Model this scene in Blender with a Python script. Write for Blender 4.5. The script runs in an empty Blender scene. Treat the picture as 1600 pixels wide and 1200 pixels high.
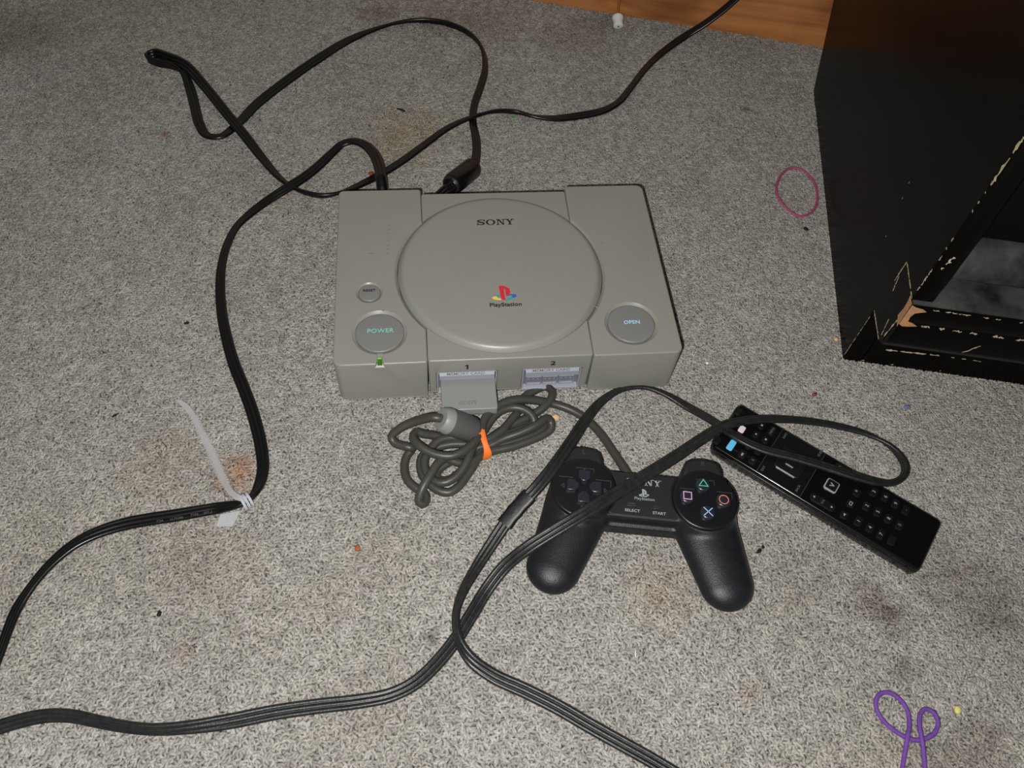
import bpy, bmesh, math, random
import numpy as np
from mathutils import Vector, Matrix
random.seed(7); RNG = np.random.default_rng(7)
SC = bpy.context.scene
COL = SC.collection
R = math.radians

# ------------------------------------------------------------ camera
CAM_P = np.array([-0.06274968, -0.46925334, 0.57369268])
CA, CB, CC = 0.59722755, -0.05616215, -0.08933552
FPX = 1320.0
def rot(a, b, c):
    Rx = np.array([[1,0,0],[0,math.cos(a),-math.sin(a)],[0,math.sin(a),math.cos(a)]])
    Ry = np.array([[math.cos(b),0,math.sin(b)],[0,1,0],[-math.sin(b),0,math.cos(b)]])
    Rz = np.array([[math.cos(c),-math.sin(c),0],[math.sin(c),math.cos(c),0],[0,0,1]])
    return Rz @ Ry @ Rx
CM = rot(CA, CB, CC)
cam = bpy.data.objects.new('camera', bpy.data.cameras.new('camera')); COL.objects.link(cam)
m4 = Matrix([list(CM[i]) + [CAM_P[i]] for i in range(3)] + [[0,0,0,1]])
cam.matrix_world = m4
cam.data.sensor_width = 36; cam.data.lens = 36*FPX/1600; cam.data.clip_start = 0.02
SC.camera = cam
# ------------------------------------------------------------ world, flash, exposure
w = bpy.data.worlds.new('world'); SC.world = w; w.use_nodes = True
w.node_tree.nodes['Background'].inputs[0].default_value = (0.95, 0.97, 1.0, 1)
w.node_tree.nodes['Background'].inputs[1].default_value = 0.085
fl = bpy.data.lights.new('phone_flash', 'POINT'); fl.energy = 20.5; fl.shadow_soft_size = 0.0035
fl.color = (1.0, 0.985, 0.95)
flo = bpy.data.objects.new('phone_flash', fl); COL.objects.link(flo)
flo.location = tuple(CAM_P + CM @ np.array([-0.022, -0.018, 0.0]))
SC.view_settings.view_transform = 'Standard'; SC.view_settings.look = 'None'
SC.view_settings.gamma = 1; SC.view_settings.exposure = 0.0
SC.view_settings.use_curve_mapping = False

# ------------------------------------------------------------ helpers
def at(px, py, z=0.0):
    """world point seen at photo pixel (px, py) at height z"""
    d = CM @ np.array([(px-800)/FPX, -(py-600)/FPX, -1.0])
    return CAM_P + (z-CAM_P[2])/d[2]*d
def mat(name, col, rough=.5, spec=.5, bump=None, var=None, metal=0, coat=0, trans=0, emit=None, var_scale=60, alpha=1, sheen=0):
    m = bpy.data.materials.new(name); m.use_nodes = True
    nt = m.node_tree; b = nt.nodes['Principled BSDF']
    b.inputs['Base Color'].default_value = (*col, 1)
    b.inputs['Roughness'].default_value = rough
    b.inputs['Specular IOR Level'].default_value = spec
    b.inputs['Metallic'].default_value = metal
    b.inputs['Coat Weight'].default_value = coat
    b.inputs['Coat Roughness'].default_value = .08
    b.inputs['Transmission Weight'].default_value = trans
    b.inputs['Alpha'].default_value = alpha
    if emit: b.inputs['Emission Color'].default_value = (*emit, 1); b.inputs['Emission Strength'].default_value = 1
    tc = nt.nodes.new('ShaderNodeTexCoord')
    if var:
        n = nt.nodes.new('ShaderNodeTexNoise'); n.inputs['Scale'].default_value = var_scale; n.inputs['Detail'].default_value = 6
        nt.links.new(tc.outputs['Object'], n.inputs['Vector'])
        r = nt.nodes.new('ShaderNodeValToRGB'); r.color_ramp.elements[0].position = .35; r.color_ramp.elements[1].position = .7
        r.color_ramp.elements[0].color = (*col, 1); r.color_ramp.elements[1].color = (*var, 1)
        nt.links.new(n.outputs['Fac'], r.inputs['Fac']); nt.links.new(r.outputs['Color'], b.inputs['Base Color'])
    if bump:
        sc, st = bump
        n = nt.nodes.new('ShaderNodeTexNoise'); n.inputs['Scale'].default_value = sc; n.inputs['Detail'].default_value = 3
        nt.links.new(tc.outputs['Object'], n.inputs['Vector'])
        bp = nt.nodes.new('ShaderNodeBump'); bp.inputs['Strength'].default_value = st; bp.inputs['Distance'].default_value = .0006
        nt.links.new(n.outputs['Fac'], bp.inputs['Height']); nt.links.new(bp.outputs['Normal'], b.inputs['Normal'])
    return m
def tag(o, label=None, cat=None, group=None, kind=None):
    if label: o['label'] = label
    if cat: o['category'] = cat
    if group: o['group'] = group
    if kind: o['kind'] = kind
    return o
def empty(name, loc, rz, label, cat, group=None):
    o = bpy.data.objects.new(name, None); COL.objects.link(o); o.empty_display_size = .02
    o.location = loc; o.rotation_euler = (0, 0, rz)
    return tag(o, label, cat, group)
def obj(name, verts, faces, material, parent=None, smooth=35, loc=None):
    me = bpy.data.meshes.new(name)
    me.from_pydata([tuple(map(float, v)) for v in verts], [], faces); me.validate(); me.update()
    bm = bmesh.new(); bm.from_mesh(me); bmesh.ops.recalc_face_normals(bm, faces=bm.faces[:]); bm.to_mesh(me); bm.free()
    mats = material if isinstance(material, (list, tuple)) else [material]
    for x in mats: me.materials.append(x)
    if smooth:
        me.shade_smooth(); me.set_sharp_from_angle(angle=R(smooth))
    o = bpy.data.objects.new(name, me); COL.objects.link(o)
    if parent: o.parent = parent
    if loc is not None: o.location = loc
    return o
class MB:
    def __init__(s): s.v = []; s.f = []
    def add(s, vs, fs):
        n = len(s.v); s.v += [tuple(v) for v in vs]; s.f += [tuple(i+n for i in f) for f in fs]; return s
    def box(s, x0, y0, z0, x1, y1, z1):
        v = [(x0,y0,z0),(x1,y0,z0),(x1,y1,z0),(x0,y1,z0),(x0,y0,z1),(x1,y0,z1),(x1,y1,z1),(x0,y1,z1)]
        return s.add(v, [(0,3,2,1),(4,5,6,7),(0,1,5,4),(1,2,6,5),(2,3,7,6),(3,0,4,7)])
    def loft(s, loops, cap0=True, cap1=True):
        n = len(loops[0]); vs = [p for l in loops for p in l]; fs = []
        for k in range(len(loops)-1):
            for i in range(n):
                j = (i+1) % n; fs.append((k*n+i, k*n+j, (k+1)*n+j, (k+1)*n+i))
        if cap0: fs.append(tuple(range(n))[::-1])
        if cap1: fs.append(tuple((len(loops)-1)*n+i for i in range(n)))
        return s.add(vs, fs)
    def lathe(s, prof, seg=48, c=(0,0,0), axis=None):
        """prof = (r, z) list; closed with caps"""
        loops = []
        for r, z in prof:
            loops.append([(r*math.cos(2*math.pi*i/seg), r*math.sin(2*math.pi*i/seg), z) for i in range(seg)])
        if axis is not None:
            q = Vector((0,0,1)).rotation_difference(Vector(axis).normalized())
            loops = [[tuple(q @ Vector(p)) for p in l] for l in loops]
        loops = [[(p[0]+c[0], p[1]+c[1], p[2]+c[2]) for p in l] for l in loops]
        return s.loft(loops)
    def poly(s, pts, z0, z1, bev=0, steps=3):
        if bev <= 0: return s.loft([[(x,y,z0) for x,y in pts], [(x,y,z1) for x,y in pts]])
        L = [[(x,y,z0) for x,y in pts]]
        for k in range(steps+1):
            t = k/steps*math.pi/2
            o = offset(pts, bev*(1-math.cos(t)))
            L.append([(x,y,z1-bev+bev*math.sin(t)) for x,y in o])
        o = offset(pts, bev*1.25); L.append([(x,y,z1) for x,y in o])
        return s.loft(L)
    def tube(s, pts, r, seg=10, closed=False):
        pts = np.asarray(pts, float); n = len(pts); loops = []
        T = np.gradient(pts, axis=0)
        if closed: T = np.roll(pts,-1,0)-np.roll(pts,1,0)
        up = np.array([0,0,1.0]); N = None
        for i in range(n):
            t = T[i]/np.linalg.norm(T[i])
            if N is None:
                a = up if abs(t[2]) < .9 else np.array([1.0,0,0]); N = np.cross(t, np.cross(a, t))
            N = N - t*(N@t); N /= np.linalg.norm(N); B = np.cross(t, N)
            rr = r[i] if hasattr(r, '__len__') else r
            loops.append([tuple(pts[i]+rr*(math.cos(2*math.pi*k/seg)*N+math.sin(2*math.pi*k/seg)*B)) for k in range(seg)])
        if closed:
            # align closing twist by nearest vertex
            best = min(range(seg), key=lambda q: np.linalg.norm(np.array(loops[0][q])-np.array(loops[-1][0])))
            loops.append(loops[0][best:]+loops[0][:best]); return s.loft(loops, False, False)
        return s.loft(loops)
    def build(s, name, material, parent=None, smooth=35, loc=None): return obj(name, s.v, s.f, material, parent, smooth, loc)
def offset(pts, d):
    """inset a CCW polygon by d"""
    P = np.array(pts, float); n = len(P)
    e = np.roll(P,-1,0)-P; e /= np.linalg.norm(e,axis=1,keepdims=True)
    nr = np.stack([-e[:,1], e[:,0]], 1); pr = np.roll(nr,1,0)
    b = nr+pr; b /= np.linalg.norm(b,axis=1,keepdims=True)
    k = np.clip(1/np.maximum((b*nr).sum(1), .3), 1, 2.5)
    return [tuple(p) for p in P+b*(d*k)[:,None]]
def rrect(x0, y0, x1, y1, rad, seg=6):
    """CCW rounded rectangle; rad = radius or 4 radii (BL, BR, TR, TL)"""
    if not hasattr(rad, '__len__'): rad = [rad]*4
    out = []
    for (cx, cy, a0), r in zip([(x0,y0,180),(x1,y0,270),(x1,y1,0),(x0,y1,90)], rad):
        ox = cx+(r if cx == x0 else -r); oy = cy+(r if cy == y0 else -r)
        for k in range(seg+1):
            a = R(a0+90*k/seg); out.append((ox+r*math.cos(a), oy+r*math.sin(a)))
    return out
def cr(pts, step):
    """Catmull-Rom resample of an N x D array, first 3 columns are space"""
    P = np.array(pts, float); P = np.vstack([2*P[0]-P[1], P, 2*P[-1]-P[-2]]); out = []
    for i in range(1, len(P)-2):
        p0,p1,p2,p3 = P[i-1:i+3]; L = np.linalg.norm((p2-p1)[:3]); n = max(1, int(round(L/step)))
        d01,d12,d23 = [max(1e-6,np.linalg.norm((a-b)[:3]))**.5 for a,b in ((p1,p0),(p2,p1),(p3,p2))]
        m1 = d12*((p1-p0)/d01-(p2-p0)/(d01+d12)+(p2-p1)/d12)
        m2 = d12*((p2-p1)/d12-(p3-p1)/(d12+d23)+(p3-p2)/d23)
        for k in range(n):
            t = k/n; out.append((2*t**3-3*t**2+1)*p1+(t**3-2*t**2+t)*m1+(-2*t**3+3*t**2)*p2+(t**3-t**2)*m2)
    out.append(P[-2]); return np.array(out)
def boolean(o, cutters):
    for c in cutters:
        m = o.modifiers.new('b', 'BOOLEAN'); m.operation = 'DIFFERENCE'; m.object = c; m.solver = 'EXACT'
    bpy.context.view_layer.update()
    dg = bpy.context.evaluated_depsgraph_get()
    me = bpy.data.meshes.new_from_object(o.evaluated_get(dg)); o.modifiers.clear(); o.data = me
    for c in cutters: bpy.data.objects.remove(c)
    me.shade_smooth(); me.set_sharp_from_angle(angle=R(35))
def ribbon(name, path, nst, r, material, parent=None, step=.004, loc0=True):
    """flat cord of nst strands; path = (px, py, base height mm, roll deg)"""
    C = []
    for px, py, b, ro in path:
        z = b/1000 + r + (nst-1)*r*abs(math.sin(R(ro)))
        C.append((*at(px, py, z), R(ro)))
    C = cr(C, step)
    P = C[:, :3]; T = np.gradient(P, axis=0); sp = 1.86*r
    sec = []
    for k in range(nst):
        cx = (k-(nst-1)/2)*sp
        a0 = 180 if k == 0 else 148; a1 = 0 if k == nst-1 else 32
        sec += [(cx+r*math.cos(R(a0+(a1-a0)*q/6)), r*math.sin(R(a0+(a1-a0)*q/6))) for q in range(7)]
    for k in reversed(range(nst)):
        cx = (k-(nst-1)/2)*sp
        a0 = -12 if k == nst-1 else -32; a1 = -168 if k == 0 else -148
        sec += [(cx+r*math.cos(R(a0+(a1-a0)*q/6)), r*math.sin(R(a0+(a1-a0)*q/6))) for q in range(7)]
    loops = []; org = P[len(P)//2].copy(); org[2] = 0
    if not loc0: org = np.zeros(3)
    for i in range(len(P)):
        t = T[i]/np.linalg.norm(T[i]); lat = np.cross((0,0,1.0), t); lat /= np.linalg.norm(lat); up = np.cross(t, lat)
        c, s_ = math.cos(C[i,3]), math.sin(C[i,3]); X = lat*c+up*s_; Y = -lat*s_+up*c
        loops.append([tuple(P[i]-org+a*X+b*Y) for a, b in sec])
    return MB().loft(loops).build(name, material, parent, 50, None if parent else tuple(org)), P, org
def text(name, s, size, material, parent, loc, rotz=0, sx=1.0, bold=0.0, depth=.00015, rotm=None, shear=0):
    """flat lettering, centred on loc"""
    cu = bpy.data.curves.new('t', 'FONT'); cu.body = s; cu.size = size; cu.align_x = 'CENTER'; cu.align_y = 'CENTER'
    cu.extrude = depth; cu.offset = bold*size; cu.shear = shear; cu.resolution_u = 3
    t = bpy.data.objects.new('t', cu); COL.objects.link(t); bpy.context.view_layer.update()
    me = bpy.data.meshes.new_from_object(t.evaluated_get(bpy.context.evaluated_depsgraph_get()))
    bpy.data.objects.remove(t)
    for v in me.vertices: v.co.x *= sx
    me.materials.clear(); me.materials.append(material); me.name = name
    o = bpy.data.objects.new(name, me); COL.objects.link(o); o.parent = parent
    mm = (rotm if rotm is not None else Matrix.Rotation(rotz, 4, 'Z'))
    o.matrix_local = Matrix.Translation(loc) @ mm
    return o

# ------------------------------------------------------------ materials
M = {}
M['shell'] = mat('shell_grey', (.246,.243,.217), .36, .45, (900,.10), (.235,.231,.205), var_scale=14)
M['button_grey'] = mat('button_grey', (.176,.177,.170), .4, .45, (900,.08))
M['port'] = mat('port_lilac', (.27,.285,.33), .4, .5)
M['port_dark'] = mat('port_inner', (.16,.166,.19), .45, .5)
M['card'] = mat('card_grey', (.225,.230,.225), .42, .45, (700,.12))
M['ink'] = mat('ink_black', (.012,.012,.014), .5)
M['ink_soft'] = mat('ink_grey', (.10,.10,.105), .5)
M['emboss'] = mat('emboss_grey', (.165,.165,.16), .5)
M['teal'] = mat('ink_teal', (.17,.58,.50), .5)
M['sky'] = mat('ink_sky', (.38,.66,.86), .5)
M['red'] = mat('ink_red', (.58,.02,.03), .5)
M['yellow'] = mat('ink_yellow', (.80,.55,.10), .5)
M['blue'] = mat('ink_blue', (.03,.10,.42), .5)
M['teal2'] = mat('ink_green', (.03,.32,.30), .5)
M['green'] = mat('led_green', (.035,.15,.012), .2, .6)
M['led_hi'] = mat('led_glint', (.25,.55,.08), .2, .6)
M['notch'] = mat('notch_pale', (.24,.24,.22), .4)
M['pad'] = mat('pad_charcoal', (.0080,.0088,.0112), .40, .38, (1500,.35), (.0115,.0123,.015), var_scale=200)
M['pad_disc'] = mat('pad_disc', (.0048,.0050,.0070), .34, .5, (1500,.12))
M['pad_top'] = mat('pad_bridge', (.0115,.012,.0135), .5, .45, (1500,.2))
M['pad_btn'] = mat('pad_button', (.016,.0175,.025), .28, .55)
M['pad_brown'] = mat('pad_soft_button', (.019,.0185,.016), .55, .3)
M['pad_line'] = mat('pad_line', (.05,.05,.053), .45)
M['pad_ink'] = mat('pad_print', (.30,.33,.335), .5)
M['pad_ink2'] = mat('pad_print_dim', (.045,.045,.045), .5)
M['s_green'] = mat('symbol_green', (.10,.50,.40), .5)
M['s_pink'] = mat('symbol_pink', (.72,.40,.62), .5)
M['s_red'] = mat('symbol_red', (.72,.20,.14), .5)
M['s_blue'] = mat('symbol_blue', (.38,.52,.80), .5)
M['lead'] = mat('lead_grey', (.050,.048,.040), .42, .42, (500,.15), (.040,.039,.033), var_scale=40)
M['core'] = mat('core_grey', (.092,.088,.086), .5, .4, (700,.15))
M['core_cap'] = mat('core_cap_grey', (.225,.228,.222), .45, .4)
M['orange'] = mat('rubber_orange', (.80,.185,.03), .5, .3, (300,.4), (.76,.15,.02), var_scale=150)
M['cord'] = mat('cord_black', (.0035,.0035,.0042), .30, .42, (700,.10))
M['cord_worn'] = mat('cord_charcoal', (.0085,.0092,.010), .40, .45, (700,.25), (.018,.019,.019), var_scale=220)
M['tape'] = mat('sleeve_black', (.0045,.0045,.005), .45, .45, (200,.4))
M['remote'] = mat('remote_gloss', (.0035,.0035,.004), .16, .5)
M['remote_side'] = mat('remote_side', (.005,.005,.006), .25, .5)
M['key'] = mat('remote_key', (.0055,.0055,.007), .38, .45)
M['key_ink'] = mat('remote_print', (.34,.34,.35), .5)
M['key_dim'] = mat('remote_print_dim', (.10,.115,.12), .5)
M['key_blue'] = mat('remote_blue', (.12,.52,.78), .45)
M['key_white'] = mat('remote_white', (.72,.62,.66), .45)
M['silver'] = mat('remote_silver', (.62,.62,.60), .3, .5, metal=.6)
M['purple'] = mat('elastic_purple', (.155,.060,.30), .6, .3, (2500,.6), (.125,.045,.25), var_scale=500)
M['pink'] = mat('elastic_pink', (.40,.075,.165), .6, .3, (2500,.5), (.32,.055,.13), var_scale=500)
M['white'] = mat('plastic_white', (.72,.75,.72), .3, .5)
M['string'] = mat('string_brown', (.34,.10,.03), .7, .2)
M['tie'] = mat('tie_clear', (.66,.665,.68), .35, .5, trans=.2, alpha=.42)
M['tie_hi'] = mat('tie_clear_thick', (.66,.68,.70), .3, .5, trans=.2, alpha=.55)
M['tie_loop'] = mat('tie_loop', (.62,.64,.68), .3, .5, trans=.2, alpha=.8)
M['black_paint'] = mat('black_paint', (.0022,.0021,.0019), .27, .06, (60,.10), (.0034,.0031,.003), var_scale=8)
M['black_matte'] = mat('black_recess', (.0012,.0012,.0012), .5, .2)
M['chip'] = mat('bare_wood_chip', (.48,.42,.28), .7, .2, None, (.30,.24,.14), var_scale=180)
M['chip2'] = mat('bare_fibreboard', (.43,.22,.115), .8, .2, None, (.31,.17,.09), var_scale=220)
M['dust'] = mat('dusty_black', (.008,.008,.0085), .6, .3, (250,.3), (.062,.063,.063), var_scale=42)

def carpet_material(name, base, tuft):
    m = bpy.data.materials.new(name); m.use_nodes = True; nt = m.node_tree; b = nt.nodes['Principled BSDF']
    b.inputs['Roughness'].default_value = .62; b.inputs['Specular IOR Level'].default_value = .35
    N = nt.nodes.new; Lk = nt.links.new
    geo = N('ShaderNodeNewGeometry')
    ramp = N('ShaderNodeValToRGB'); ramp.color_ramp.interpolation = 'LINEAR'
    els = ramp.color_ramp.elements
    els[0].position = 0; els[0].color = (base[0]*.78, base[1]*.78, base[2]*.78, 1)
    els[1].position = 1; els[1].color = (base[0]*1.24, base[1]*1.235, base[2]*1.22, 1)
    e = els.new(.5); e.color = (*base, 1)
    if tuft:
        oi = N('ShaderNodeObjectInfo'); Lk(oi.outputs['Random'], ramp.inputs['Fac'])
    else:
        n0 = N('ShaderNodeTexNoise'); n0.inputs['Scale'].default_value = 400; Lk(geo.outputs['Position'], n0.inputs['Vector']); Lk(n0.outputs['Fac'], ramp.inputs['Fac'])
    col = ramp.outputs['Color']
    def mixc(fac, c, mode='MIX'):
        nonlocal col
        mx = N('ShaderNodeMix'); mx.data_type = 'RGBA'; mx.blend_type = mode
        Lk(fac, mx.inputs[0]); Lk(col, mx.inputs[6]); mx.inputs[7].default_value = (*c, 1); col = mx.outputs[2]
    # broad soiling
    n1 = N('ShaderNodeTexNoise'); n1.inputs['Scale'].default_value = 11; n1.inputs['Detail'].default_value = 5; n1.inputs['Roughness'].default_value = .6
    Lk(geo.outputs['Position'], n1.inputs['Vector'])
    r1 = N('ShaderNodeMapRange'); r1.inputs[1].default_value = .42; r1.inputs[2].default_value = .72; r1.inputs[4].default_value = .42
    Lk(n1.outputs['Fac'], r1.inputs[0]); mixc(r1.outputs[0], (.66,.62,.59), 'MULTIPLY')
    n1b = N('ShaderNodeTexNoise'); n1b.inputs['Scale'].default_value = 5; n1b.inputs['Detail'].default_value = 3
    mp = N('ShaderNodeMapping'); mp.inputs['Location'].default_value = (3.1, 1.7, 0); Lk(geo.outputs['Position'], mp.inputs['Vector']); Lk(mp.outputs[0], n1b.inputs['Vector'])
    r1b = N('ShaderNodeMapRange'); r1b.inputs[1].default_value = .45; r1b.inputs[2].default_value = .7; r1b.inputs[4].default_value = .5
    Lk(n1b.outputs['Fac'], r1b.inputs[0]); mixc(r1b.outputs[0], (1.0,.94,.86), 'MULTIPLY')
    n1c = N('ShaderNodeTexNoise'); n1c.inputs['Scale'].default_value = 95; n1c.inputs['Detail'].default_value = 2; Lk(geo.outputs['Position'], n1c.inputs['Vector'])
    r1c = N('ShaderNodeMapRange'); r1c.inputs[1].default_value = .40; r1c.inputs[2].default_value = .62; r1c.inputs[4].default_value = .5
    Lk(n1c.outputs['Fac'], r1c.inputs[0]); mixc(r1c.outputs[0], (.68,.67,.655), 'MULTIPLY')
    # stains that belong to this carpet
    nd = N('ShaderNodeTexNoise'); nd.inputs['Scale'].default_value = 70; nd.inputs['Detail'].default_value = 4; Lk(geo.outputs['Position'], nd.inputs['Vector'])
    for (px, py, rad, c, st) in [
        (372,738,.024,(.95,.50,.30),.85),(1360,935,.017,(.42,.34,.34),.8),(1392,962,.020,(.38,.31,.31),.85),(1500,905,.050,(.55,.48,.46),.6),
        (1555,950,.040,(.50,.46,.44),.6),(1415,1045,.014,(.45,.40,.40),.8),(1535,1160,.028,(.5,.44,.42),.7),(1460,1175,.03,(.5,.46,.44),.6),(590,24,.030,(.50,.32,.30),.75),(680,38,.05,(.65,.50,.46),.6),
        (760,42,.05,(.68,.55,.5),.6),(640,200,.055,(.90,.78,.56),.65),(620,240,.045,(.92,.80,.60),.6),(258,212,.008,(.85,.42,.36),.8),
        (940,35,.045,(.55,.46,.42),.6),(890,60,.05,(.7,.58,.54),.5),(1165,172,.007,(.25,.20,.18),.85),(675,995,.007,(.25,.22,.22),.8),
        (60,45,.07,(.68,.62,.58),.6),(20,60,.06,(.6,.54,.5),.6),(286,1022,.010,(.95,.62,.62),.6),(1030,925,.035,(.96,.82,.62),.6),(1170,1085,.012,(.75,.55,.42),.6),
        (330,880,.05,(.82,.74,.68),.5),(260,720,.05,(.80,.70,.62),.5),(560,1130,.06,(.85,.78,.72),.5),(1280,930,.05,(.72,.68,.65),.5)]:
        P = at(px, py, 0)
        sub = N('ShaderNodeVectorMath'); sub.operation = 'SUBTRACT'; Lk(geo.outputs['Position'], sub.inputs[0]); sub.inputs[1].default_value = (P[0], P[1], 0)
        mul = N('ShaderNodeVectorMath'); mul.operation = 'MULTIPLY'; Lk(sub.outputs[0], mul.inputs[0]); mul.inputs[1].default_value = (1,1,0)
        ln = N('ShaderNodeVectorMath'); ln.operation = 'LENGTH'; Lk(mul.outputs[0], ln.inputs[0])
        ma = N('ShaderNodeMath'); ma.operation = 'MULTIPLY_ADD'; Lk(nd.outputs['Fac'], ma.inputs[0]); ma.inputs[1].default_value = rad*1.3; Lk(ln.outputs['Value'], ma.inputs[2])
        mr = N('ShaderNodeMapRange'); mr.inputs[1].default_value = rad*.55; mr.inputs[2].default_value = rad*1.65; mr.inputs[3].default_value = st; mr.inputs[4].default_value = 0
        Lk(ma.outputs[0], mr.inputs[0]); mixc(mr.outputs[0], c, 'MULTIPLY')
    Lk(col, b.inputs['Base Color'])
    return m
M['carpet'] = carpet_material('carpet_yarn', (.332,.321,.300), True)
M['carpet_base'] = carpet_material('carpet_backing', (.25,.242,.227), False)
def pine_material():
    m = bpy.data.materials.new('pine'); m.use_nodes = True; nt = m.node_tree; b = nt.nodes['Principled BSDF']; N = nt.nodes.new; Lk = nt.links.new
    b.inputs['Roughness'].default_value = .5
    tc = N('ShaderNodeTexCoord'); mp = N('ShaderNodeMapping'); mp.inputs['Scale'].default_value = (2.2, 14, 26); Lk(tc.outputs['Object'], mp.inputs['Vector'])
    n = N('ShaderNodeTexNoise'); n.inputs['Scale'].default_value = 1.6; n.inputs['Detail'].default_value = 8; n.inputs['Roughness'].default_value = .62; n.inputs['Distortion'].default_value = .8; Lk(mp.outputs[0], n.inputs['Vector'])
    r = N('ShaderNodeValToRGB'); e = r.color_ramp.elements
    e[0].position = .30; e[0].color = (.20,.070,.018,1); e[1].position = .72; e[1].color = (.56,.235,.075,1); q = e.new(.48); q.color = (.42,.165,.048,1)
    Lk(n.outputs['Fac'], r.inputs['Fac'])
    n2 = N('ShaderNodeTexNoise'); n2.inputs['Scale'].default_value = 9; n2.inputs['Detail'].default_value = 3; Lk(tc.outputs['Object'], n2.inputs['Vector'])
    mr = N('ShaderNodeMapRange'); mr.inputs[1].default_value = .52; mr.inputs[2].default_value = .7; mr.inputs[4].default_value = .7; Lk(n2.outputs['Fac'], mr.inputs[0])
    mx = N('ShaderNodeMix'); mx.data_type = 'RGBA'; mx.blend_type = 'MULTIPLY'; Lk(mr.outputs[0], mx.inputs[0]); Lk(r.outputs['Color'], mx.inputs[6]); mx.inputs[7].default_value = (.45,.32,.22,1)
    Lk(mx.outputs[2], b.inputs['Base Color'])
    bp = N('ShaderNodeBump'); bp.inputs['Strength'].default_value = .3; bp.inputs['Distance'].default_value = .001; Lk(n.outputs['Fac'], bp.inputs['Height']); Lk(bp.outputs['Normal'], b.inputs['Normal'])
    return m
M['pine'] = pine_material()
M['wall'] = mat('wall_paint', (.55,.50,.42), .8, .2, (80,.2))

# ------------------------------------------------------------ setting: floor, pile, baseboard, wall
TH = R(-12.8)
floor = MB().box(-1.3, -1.3, -.05, 1.5, 1.1, -.0035).build('floor', M['carpet_base'], smooth=0); tag(floor, kind='structure')
def make_pile():
    coll = bpy.data.collections.new('tufts')
    for k in range(7):
        rg = random.Random(40+k); pts = []
        a = rg.uniform(-.3,.3); x = 0; y = 0; L = .0060*rg.uniform(.8,1.25); n = 5
        for i in range(n+1):
            t = i/n
            z = -.004 + .0047*math.sin(min(1, t*1.7)*math.pi/2) - .0026*max(0, t-.55)/.45
            ang = a+rg.uniform(-.5,.5)+t*rg.uniform(-1.3,1.3)
            x += L/n*math.cos(ang)*(.5 if i < 2 else 1.15); y += L/n*math.sin(ang)*(.5 if i < 2 else 1.15)
            pts.append((x, y, z))
        pts = np.array(pts); pts[:,:2] -= pts[:,:2].mean(0)
        rr = [.0008,.00102,.00108,.00104,.0009,.00045]
        o = MB().tube(pts, rr, 5).build('tuft', M['carpet'], smooth=180)
        COL.objects.unlink(o); coll.objects.link(o)
    x0,x1,y0,y1 = -.72,.92,-.60,.56; st = .00222
    gx, gy = np.meshgrid(np.arange(x0,x1,st), np.arange(y0,y1,st)); gx[::2] += st/2
    co = np.stack([gx.ravel(), gy.ravel(), np.zeros(gx.size)], 1)
    co[:,:2] += RNG.uniform(-.0007,.0007,(len(co),2))
    co = co[(co[:,:2]-BB0[:2])@BBN < .003]            # the pile ends at the baseboard
    me = bpy.data.meshes.new('carpet_pile'); me.vertices.add(len(co)); me.vertices.foreach_set('co', co.ravel().astype(np.float32)); me.update(); me.materials.append(M['carpet'])
    pile = bpy.data.objects.new('carpet_pile', me); COL.objects.link(pile)
    g = bpy.data.node_groups.new('pile', 'GeometryNodeTree')
    g.interface.new_socket('Geometry', in_out='INPUT', socket_type='NodeSocketGeometry'); g.interface.new_socket('Geometry', in_out='OUTPUT', socket_type='NodeSocketGeometry')
    N = g.nodes.new; Lk = g.links.new
    gi = N('NodeGroupInput'); go = N('NodeGroupOutput')
    ci = N('GeometryNodeCollectionInfo'); ci.inputs['Collection'].default_value = coll; ci.inputs['Separate Children'].default_value = True; ci.inputs['Reset Children'].default_value = True
    ip = N('GeometryNodeInstanceOnPoints'); ip.inputs['Pick Instance'].default_value = True
    nz = N('ShaderNodeTexNoise'); nz.inputs['Scale'].default_value = 22; nz.inputs['Detail'].default_value = 2
    mr = N('ShaderNodeMath'); mr.operation = 'MULTIPLY'; mr.inputs[1].default_value = 16
    rv = N('FunctionNodeRandomValue'); rv.data_type = 'FLOAT_VECTOR'; rv.inputs[0].default_value = (-.25,-.3,-1.5); rv.inputs[1].default_value = (.25,.3,1.5)
    cx = N('ShaderNodeCombineXYZ'); ad = N('ShaderNodeVectorMath'); ad.operation = 'ADD'
    rs = N('FunctionNodeRandomValue'); rs.data_type = 'FLOAT'; rs.inputs[2].default_value = .8; rs.inputs[3].default_value = 1.2; rs.inputs['Seed'].default_value = 5
    Lk(gi.outputs[0], ip.inputs['Points']); Lk(ci.outputs[0], ip.inputs['Instance'])
    Lk(nz.outputs[0], mr.inputs[0]); Lk(mr.outputs[0], cx.inputs['Z']); Lk(cx.outputs[0], ad.inputs[0]); Lk(rv.outputs[0], ad.inputs[1])
    Lk(ad.outputs[0], ip.inputs['Rotation']); Lk(rs.outputs[1], ip.inputs['Scale']); Lk(ip.outputs[0], go.inputs[0])
    md = pile.modifiers.new('pile', 'NODES'); md.node_group = g
    tag(pile, 'worn grey twisted carpet pile with brown and orange stains', 'carpet', kind='stuff')
BB0 = at(820,0,0); BB1 = at(1275,74,0); d_ = BB1-BB0; BBA = math.atan2(d_[1], d_[0])
BBN = np.array([-math.sin(BBA), math.cos(BBA)])
make_pile()
bb = MB()
prof = [(0,-.0035),(0,.105),(.002,.112),(.006,.118),(.010,.120),(.018,.120),(.018,-.0035)]
bb.loft([[(-1.6, y, z) for y, z in prof], [(1.35, y, z) for y, z in prof]])
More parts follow.
